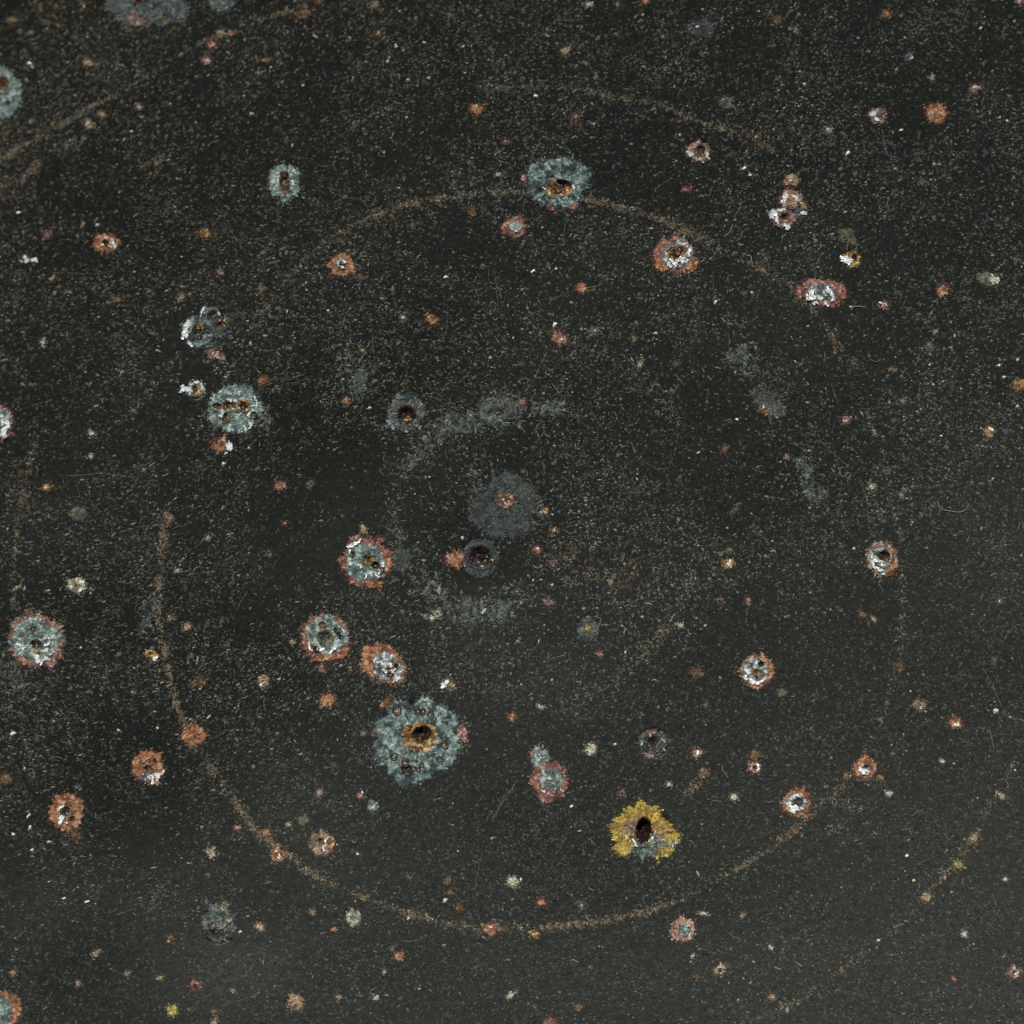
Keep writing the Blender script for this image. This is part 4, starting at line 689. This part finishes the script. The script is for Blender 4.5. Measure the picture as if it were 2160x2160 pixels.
def scratch(pts, wd, col, name='scratch'):
    x, y, _ = poly(pts, 4.0)
    n_ = len(x); tx, ty = np.gradient(x), np.gradient(y); L = np.hypot(tx, ty) + 1e-6
    rg = np.random.default_rng(int(abs(x[0]) * 31 + abs(y[0])))
    ww = wd * rg.uniform(.35, 1.2, n_) * .5 * np.minimum(1, np.minimum(np.arange(n_), n_ - 1 - np.arange(n_)) / 2 + .2)
    x = x + rg.normal(0, .35, n_); y = y + rg.normal(0, .35, n_)
    nx, ny = -ty / L * ww, tx / L * ww
    U = np.stack([x - nx, x, x + nx], 1); V = np.stack([y - ny, y, y + ny], 1); h = np.full((n_, 3), .35); h[:, 1] += wd * .3
    P = W(U.ravel(), V.ravel(), h.ravel()); q = []
    for i in range(n_ - 1):
        for j in range(2):
            p0 = i * 3 + j; q += [(p0, p0 + 3, p0 + 1), (p0 + 1, p0 + 3, p0 + 4)]
    c = np.repeat(np.array(col)[None] * rg.uniform(.5, 1.3, (n_, 1)), 3, 0)
    return P, np.array(q), c
for pts, wd, c in [([(1193,467),(1190,495),(1189,522)],1.9,.13),([(1236,502),(1250,512),(1262,524)],1.4,.1),([(1373,403),(1400,387),(1419,374)],1.7,.12),([(1860,272),(1866,300),(1873,333)],2,.12),([(1849,280),(1852,310)],1.3,.08),
                   ([(1155,740),(1140,770),(1129,796),(1120,815)],1.9,.12),([(1225,700),(1229,745)],1.5,.1),([(1299,760),(1293,790)],1.5,.11),([(1423,786),(1444,815)],1.7,.12),([(1371,800),(1380,835)],1.4,.1),([(1495,825),(1488,850)],1.5,.12),([(1290,826),(1330,825),(1375,823)],1.4,.09),
                   ([(1242,858),(1258,885),(1275,910)],1.6,.1),([(1504,575),(1506,625)],1.4,.1),([(1740,740),(1738,768)],2,.1),([(1753,805),(1760,830),(1767,848)],2,.11),([(1725,920),(1750,950),(1790,984)],2,.1),([(1815,1010),(1828,1055),(1833,1110),(1850,1135)],1.7,.09),([(1475,1035),(1490,1085)],1.4,.09),([(1340,970),(1370,980),(1395,1000)],1.4,.08),
                   ([(2073,1408),(2095,1450),(2115,1495),(2126,1515)],1.8,.12),([(1094,1641),(1065,1685),(1036,1733)],2,.14),([(1072,1665),(1055,1695),(1046,1725)],1.8,.13),([(1018,1790),(1008,1840),(997,1898)],1.6,.1),([(1008,1880),(1003,1897)],1.8,.11),([(1560,150),(1540,165)],1.2,.08),
                   ([(680,140),(688,165)],2,.1),([(803,153),(815,176)],1.9,.1),([(785,170),(772,182)],1.4,.09),([(955,25),(970,70)],1.5,.08),([(785,690),(790,760),(793,785)],1.7,.1),([(1045,580),(1050,640),(1051,655)],1.6,.11),([(1030,565),(1031,597)],1.4,.1),([(1036,800),(1043,830)],1.4,.09),([(884,715),(886,735)],1.4,.1),([(844,990),(845,1050)],1.3,.08),
                   ([(140,1004),(175,1002),(215,999),(290,1008)],1.7,.12),([(60,858),(95,848),(115,842)],1.7,.11),([(110,575),(160,577),(240,577)],1.2,.07),([(500,1290),(510,1265),(520,1255)],1.8,.1),([(683,1250),(690,1265)],1.5,.12),([(705,1410),(735,1402)],1.6,.1),([(840,1985),(870,1985),(895,1980)],1.6,.1),([(300,1930),(335,1905),(352,1873)],2,.11),([(245,1930),(290,1915)],2,.11),([(480,1690),(500,1683)],1.3,.08),
                   ([(1040,560),(1046,600)],1.3,.09),([(640,590),(660,600)],2,.1),([(685,585),(700,605),(715,620)],1.8,.09),([(1330,270),(1350,255),(1368,246)],1.7,.1),([(1300,330),(1318,342)],1.2,.1),([(1655,710),(1670,690),(1687,700)],1.4,.1),([(1010,2040),(1030,2037)],1.2,.06),([(1930,2110),(1985,2108)],1.4,.08),([(1240,255),(1340,253)],1.1,.06)]:
    warm = RNG.random() < .45
    col = (c * 1.12, c * .9, c * .6) if warm else (c * .95, c, c)
    P, Fq, cc = scratch(pts, wd, col)
    mk('scratch', P, Fq, M_dust, cc, plate)

# ------------------------------------------------------------------ dust: the pale specks that cover the film
RD = np.random.default_rng(5)
SHADE_ZONES = [(690, 1080, 230, 330, .72), (800, 960, 160, 120, .5), (320, 1760, 190, 130, .8), (1000, 1225, 150, 60, .6), (660, 1560, 200, 120, .5), (1140, 620, 330, 110, .4), (620, 900, 150, 80, .5), (475, 1965, 130, 110, .85), (1700, 1350, 300, 200, .35), (960, 1120, 120, 60, .5)]  # dust thinned here, mostly to stand in for the dark shading of dents
def shade_thin(u, v):
    k = np.ones(len(u))
    for (a, b, ra, rb, s) in SHADE_ZONES:
        w = 60 * (vn(u / 70, v / 70, 311) - .5); d = np.hypot((u + w - a) / ra, (v - w - b) / rb)
        k = k * (1 - s * (1 - sstep(.25, 1.15, d)))
    return k
def field(u, v):
    dn = (.16 + 1.25 * sstep(.34, .70, fbm(u / 130, v / 130, 201, 5)) * (.3 + 1.3 * sstep(.3, .75, fbm(u / 34, v / 34, 207, 3)))) * shade_thin(u, v)
    wm = np.clip(.30 + .42 * (1 - (u + v) / 2600) + .9 * (fbm(u / 210, v / 210, 203, 3) - .5), .04, .9)
    an = np.where(u < 900, -.55, -.15) + 1.3 * (vn(u / 500, v / 500, 205) - .5)
    el = np.clip(.15 + .85 * sstep(1100, 250, u) + .5 * (vn(u / 300, v / 300, 209) - .5), 0, 1)
    return dn, wm, an, el
def scatter(NN, rmed, rsig, rmax, bright, bsig, hgt, wormy, lo=-420, hi=2580, f=1.15):
    NN = int(NN * 1.39)
    u = RD.uniform(lo, hi, NN); v = RD.uniform(lo, hi, NN)
    dn, wm, an, el = field(u, v)
    ok = (RD.random(NN) < dn) & clear_of_chips(u, v, f)
    u, v, wm, an, el = u[ok], v[ok], wm[ok], an[ok], el[ok]; m = len(u)
    warm = RD.random(m) < wm
    col = np.where(warm[:, None], TAN[RD.integers(0, len(TAN), m)] * np.array([.95, 1.0, 1.02]), GRY[RD.integers(0, len(GRY), m)])
    calm = 1 - .42 * sstep(1250, 1900, v + .25 * u - 250)
    col = col * (bright * calm * RD.lognormal(0, bsig, m))[:, None]
    col = np.clip(col, .008, .75)
    r = np.clip(RD.lognormal(math.log(rmed), rsig, m), .55, rmax)
    ang = np.where(RD.random(m) < .35 + .5 * el, an + RD.normal(0, .3, m), RD.uniform(0, 6.28, m))
    isw = RD.random(m) < wormy * (1 - .55 * el)
    bag = Bag(); k = ~isw
    bag.add(*lumps(u[k], v[k], r[k], 1.1 + RD.random(k.sum()) * (.8 + 2.0 * el[k]), ang[k], r[k] * hgt + .3, col[k], .12, 5, RD))
    k = isw; z = k.sum()
    if z: bag.add(*worms(u[k], v[k], np.clip(RD.lognormal(math.log(8), .4, z), 4, 24), RD.uniform(1.0, 1.9, z), ang[k], RD.normal(0, 2.0, z), col[k], .25, 4, RD))
    return bag
bag = scatter(120000, 1.9, .38, 5.0, .33, .45, .16, .12)
b2 = scatter(110000, 1.25, .36, 3.4, .72, .5, .30, .24)
b3 = scatter(26000, 1.75, .34, 4.6, 1.05, .5, .34, .25)
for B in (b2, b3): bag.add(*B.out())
# an even, low mottling of grey-green grime under the specks
n_ = 118000
u = RD.uniform(-420, 2580, n_); v = RD.uniform(-420, 2580, n_)
ok = (RD.random(n_) < (.35 + .65 * sstep(.35, .6, fbm(u / 55, v / 55, 431, 3))) * (.25 + .75 * shade_thin(u, v))) & clear_of_chips(u, v, 1.15); u, v = u[ok], v[ok]; m = len(u)
r = np.clip(RD.lognormal(math.log(1.65), .4, m), .7, 4.5)
dim = 1 - .3 * sstep(1300, 1900, v)
col = np.array([(.040, .044, .035), (.032, .035, .029), (.055, .057, .045), (.047, .043, .033)])[RD.integers(0, 4, m)] * (dim * RD.lognormal(0, .35, m))[:, None]
bag.add(*lumps(u, v, r, RD.uniform(1, 2.4, m), RD.normal(-.4, .9, m), r * .12 + .16, col, .08, 5, RD))
# the browner, coarser specks gather towards the far corner
n_ = 56000
u = RD.uniform(-420, 1700, n_); v = RD.uniform(-420, 1100, n_)
ok = (RD.random(n_) < .9 * sstep(1900, 300, u + 1.25 * v + 700 * (fbm(u / 200, v / 200, 421, 4) - .5)) * sstep(.3, .7, fbm(u / 60, v / 60, 423, 3))) & clear_of_chips(u, v, 1.15); u, v = u[ok], v[ok]; m = len(u)
r = np.clip(RD.lognormal(math.log(2.3), .35, m), 1, 6)
col = TAN[RD.integers(0, len(TAN), m)] * np.array([1.0, .97, .85]) * (.44 * RD.lognormal(0, .5, m))[:, None]
bag.add(*lumps(u, v, r, RD.uniform(1, 2.6, m), RD.normal(-.2, .8, m), r * .2 + .2, col, .1, 5, RD))
# sheen painted as fine grey flecks, denser towards the low corner of the sheet
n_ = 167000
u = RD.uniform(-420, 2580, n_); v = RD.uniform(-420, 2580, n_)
dn = (.03 + .97 * sstep(2050, 3250, u * .62 + v * 1.3 + 1000 * (fbm(u / 260, v / 260, 401, 4) - .5))) * shade_thin(u, v)
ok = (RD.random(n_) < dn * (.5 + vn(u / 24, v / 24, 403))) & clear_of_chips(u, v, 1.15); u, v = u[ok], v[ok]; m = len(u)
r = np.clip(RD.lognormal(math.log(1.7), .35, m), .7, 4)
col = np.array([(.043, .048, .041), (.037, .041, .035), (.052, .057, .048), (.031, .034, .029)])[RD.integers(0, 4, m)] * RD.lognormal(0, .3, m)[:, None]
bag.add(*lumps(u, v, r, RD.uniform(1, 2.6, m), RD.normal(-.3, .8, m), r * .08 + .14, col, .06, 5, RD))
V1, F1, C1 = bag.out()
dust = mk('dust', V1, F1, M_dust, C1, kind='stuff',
          label='fine pale and brownish dust specks with painted sheen flecks scattered over the black paint', cat='dust')

# ------------------------------------------------------------------ grit grains and lint fibres lying on the plate
def where_label(kind, items):
    """each label: size word, side of the nearest landmark; equals are told apart by distance from it"""
    rec = []
    for (u, v, *_r) in items:
        nm, (a, b) = min(LAND.items(), key=lambda t: (t[1][0] - u) ** 2 + (t[1][1] - v) ** 2)
        dx, dy = u - a, v - b
        d = math.degrees(math.atan2(dy, dx)) % 360
        side = ['right of', 'below right of', 'below', 'below left of', 'left of', 'above left of', 'above', 'above right of'][int((d + 22.5) // 45) % 8]
        rec.append((side + ' ' + nm, math.hypot(dx, dy)))
    out = [None] * len(items)
    for key in set(r[0] for r in rec):
        ids = sorted([i for i, r in enumerate(rec) if r[0] == key], key=lambda i: rec[i][1])
        for j, i in enumerate(ids):
            pre = '' if len(ids) == 1 else (['nearest ', 'second nearest ', 'third nearest ', 'fourth nearest ', 'fifth nearest ', 'sixth nearest ', 'seventh nearest '][j])
            out[i] = pre + kind + ' ' + key
    return out
GRIT = [(528,725,4.6,1.2),(530,240,4,1.2),(277,278,3.4,1.1),(39,449,4.5,1.9),(206,475,4,1.2),(818,130,4,1.3),(895,90,3.4,1.1),(860,169,4,1.3),(905,165,3.4,1.2),(858,248,3,1.1),(844,24,3,1.1),(836,99,4,1.2),(1130,203,4,1),(1570,355,5,1.2),(1582,370,3.6,1.2),
        (1788,324,5,1.8),(1970,346,3.2,1.1),(2125,255,3.2,1.2),(1901,275,4,1.4),(471,979,4.6,1.4),(779,861,4,1.4),(1034,754,4,1.1),(940,585,4.4,1.4),(692,655,3.2,1.2),(1171,685,5.4,1.1),(1125,572,4.4,2.2),(1384,703,4,2),(1587,617,3.6,1.2),(1510,637,4,1.3),(1405,563,2.8,1.1),
        (2146,759,4,1.5),(2107,771,3.4,1.1),(2119,795,3.8,1.3),(2146,857,4.4,1.4),(2094,1010,3.4,1.2),(191,1252,3.2,1.1),(28,1547,5.6,1.9),(171,1366,3.4,1.3),(332,1536,3.6,1.2),(52,1241,3.6,1.5),(976,1135,4.6,1.5),(589,1432,3.4,1.2),(1165,1233,3.4,1.1),
        (1801,1157,3.2,1),(1924,1102,3,1),(2100,1500,5.8,1.05),(64,1747,5.6,1.8),(28,1760,4.4,1.2),(61,1720,4.6,1.8),(104,1776,4,2),(68,1793,4.4,1.4),(135,1895,3.4,2),(184,1902,3.8,2.2),(52,1621,3,1.2),(507,1966,4,1.4),(940,1900,5.6,1.3),(862,1938,4.4,1.2),
        (1222,1753,3.2,1.1),(1206,1701,3.4,1.1),(1913,1805,4.2,1.4),(1928,1857,4,1.2),(1852,1984,4,1.4),(1471,57,5,1.1),(764,1672,2.6,1.1),(754,1802,2.6,1.1),(1554,885,3,1.4),(1474,955,3.2,2),(1298,1570,3,1.1),(2141,1625,2.8,1.1),(2012,1611,2.6,1.1)]
labs = where_label('white grit grain', GRIT)
for (u, v, r, asp), lb in zip(GRIT, labs):
    rg = np.random.default_rng(int(u * 13 + v))
    bg_ = Bag()
    c = np.array([(.80, .80, .74)]) if rg.random() < .6 else np.array([(.66, .62, .52)])
    one = np.array([1.0])
    bg_.add(*lumps(u * one, v * one, r * one, asp * one, one * rg.uniform(-1.2, 0), one * r * 1.15, c, .0, 9, rg))
    Vv, Ff, Cc = bg_.out()
    mk('grit_grain', Vv, Ff, M_flake, Cc, label=lb, cat='grit grain', group='white grit grains lying on the plate')
LINT = [[(1977,1056),(1984,1072),(2005,1078),(2025,1080),(2038,1074)],[(1772,985),(1772,1000),(1780,1005),(1788,997),(1795,1003),(1790,1008)],[(1681,968),(1681,985),(1685,992),(1678,996)],[(1797,655),(1798,648),(1815,646),(1826,650)],[(1831,750),(1838,760),(1848,763),(1858,758)],
        [(1611,1690),(1620,1692),(1632,1690),(1637,1692)],[(1900,1750),(1915,1748),(1920,1755),(1923,1762)],[(1838,1868),(1838,1876),(1834,1880)],[(1922,1722),(1935,1712),(1945,1710),(1950,1716)],[(2032,1850),(2030,1860),(2027,1866)],[(1760,2090),(1768,2088),(1774,2092)],[(1828,2105),(1834,2102)],
        [(1524,1614),(1524,1624),(1530,1632),(1536,1642)],[(1538,1965),(1546,1975),(1556,1978),(1564,1982)],[(1500,1690),(1510,1688),(1522,1692)],[(795,1870),(793,1880),(798,1890)],[(546,2020),(554,2030),(558,2038)],[(555,2035),(557,2022)],[(1395,1200),(1382,1197),(1376,1194)],[(1512,1140),(1516,1132),(1522,1138)],
        [(2128,1256),(2130,1264),(2136,1268)],[(2096,1580),(2087,1540),(2082,1548)],[(1420,830),(1426,822),(1424,815),(1420,812)],[(2005,560),(2012,570)],[(1690,300),(1696,292),(1694,310)],[(575,800),(582,795),(585,806)],[(1253,1300),(1267,1306),(1262,1322),(1256,1330)],[(1545,475),(1538,490),(1528,500)],[(480,1965),(492,1955),(498,1965)],[(475,1140),(484,1132),(500,1138)],
        [(1838,1350),(1834,1362)],[(2150,1100),(2148,1116)],[(1800,500),(1806,520),(1803,540)],[(1090,2125),(1083,2135)],[(472,515),(480,508),(486,512)],[(1065,1010),(1070,1022),(1066,1030)],[(790,2085),(780,2090)],[(1395,1560),(1386,1572),(1383,1580)],[(1853,1232),(1858,1238),(1862,1246)]]
mid = [tuple(np.mean(np.array(p), 0)) for p in LINT]
labs = where_label('curly pale lint fibre', mid)
for p, lb in zip(LINT, labs):
    x, y, _ = poly(p, 1.6); n_ = len(x)
    if n_ < 3: continue
    rg = np.random.default_rng(int(x[0] * 3 + y[0])); r = rg.uniform(.5, .8); cs = np.linspace(0, 2 * np.pi, 5)[:-1]
    tx, ty = np.gradient(x), np.gradient(y); L = np.hypot(tx, ty) + 1e-6
    tp = np.minimum(1, np.minimum(np.arange(n_), n_ - 1 - np.arange(n_)) / 2 + .35)[:, None] * r
    U = x[:, None] - (ty / L)[:, None] * np.cos(cs)[None] * tp; V = y[:, None] + (tx / L)[:, None] * np.cos(cs)[None] * tp
    hh = 1.0 + (.9 + .5 * np.sin(np.linspace(0, 5, n_)))[:, None] + np.sin(cs)[None] * tp
    P = W(U.ravel(), V.ravel(), hh.ravel()); q = []
    for i in range(n_ - 1):
        for j in range(4):
            a0 = i * 4 + j; a1 = i * 4 + (j + 1) % 4
            q += [(a0, a1, a0 + 4), (a1, a1 + 4, a0 + 4)]
    mk('lint_fibre', P, np.array(q), M_dust, np.broadcast_to(np.array((.22, .23, .21)) * rg.uniform(.55, 1.1), P.shape), label=lb, cat='lint fibre', group='curly lint fibres lying on the plate')
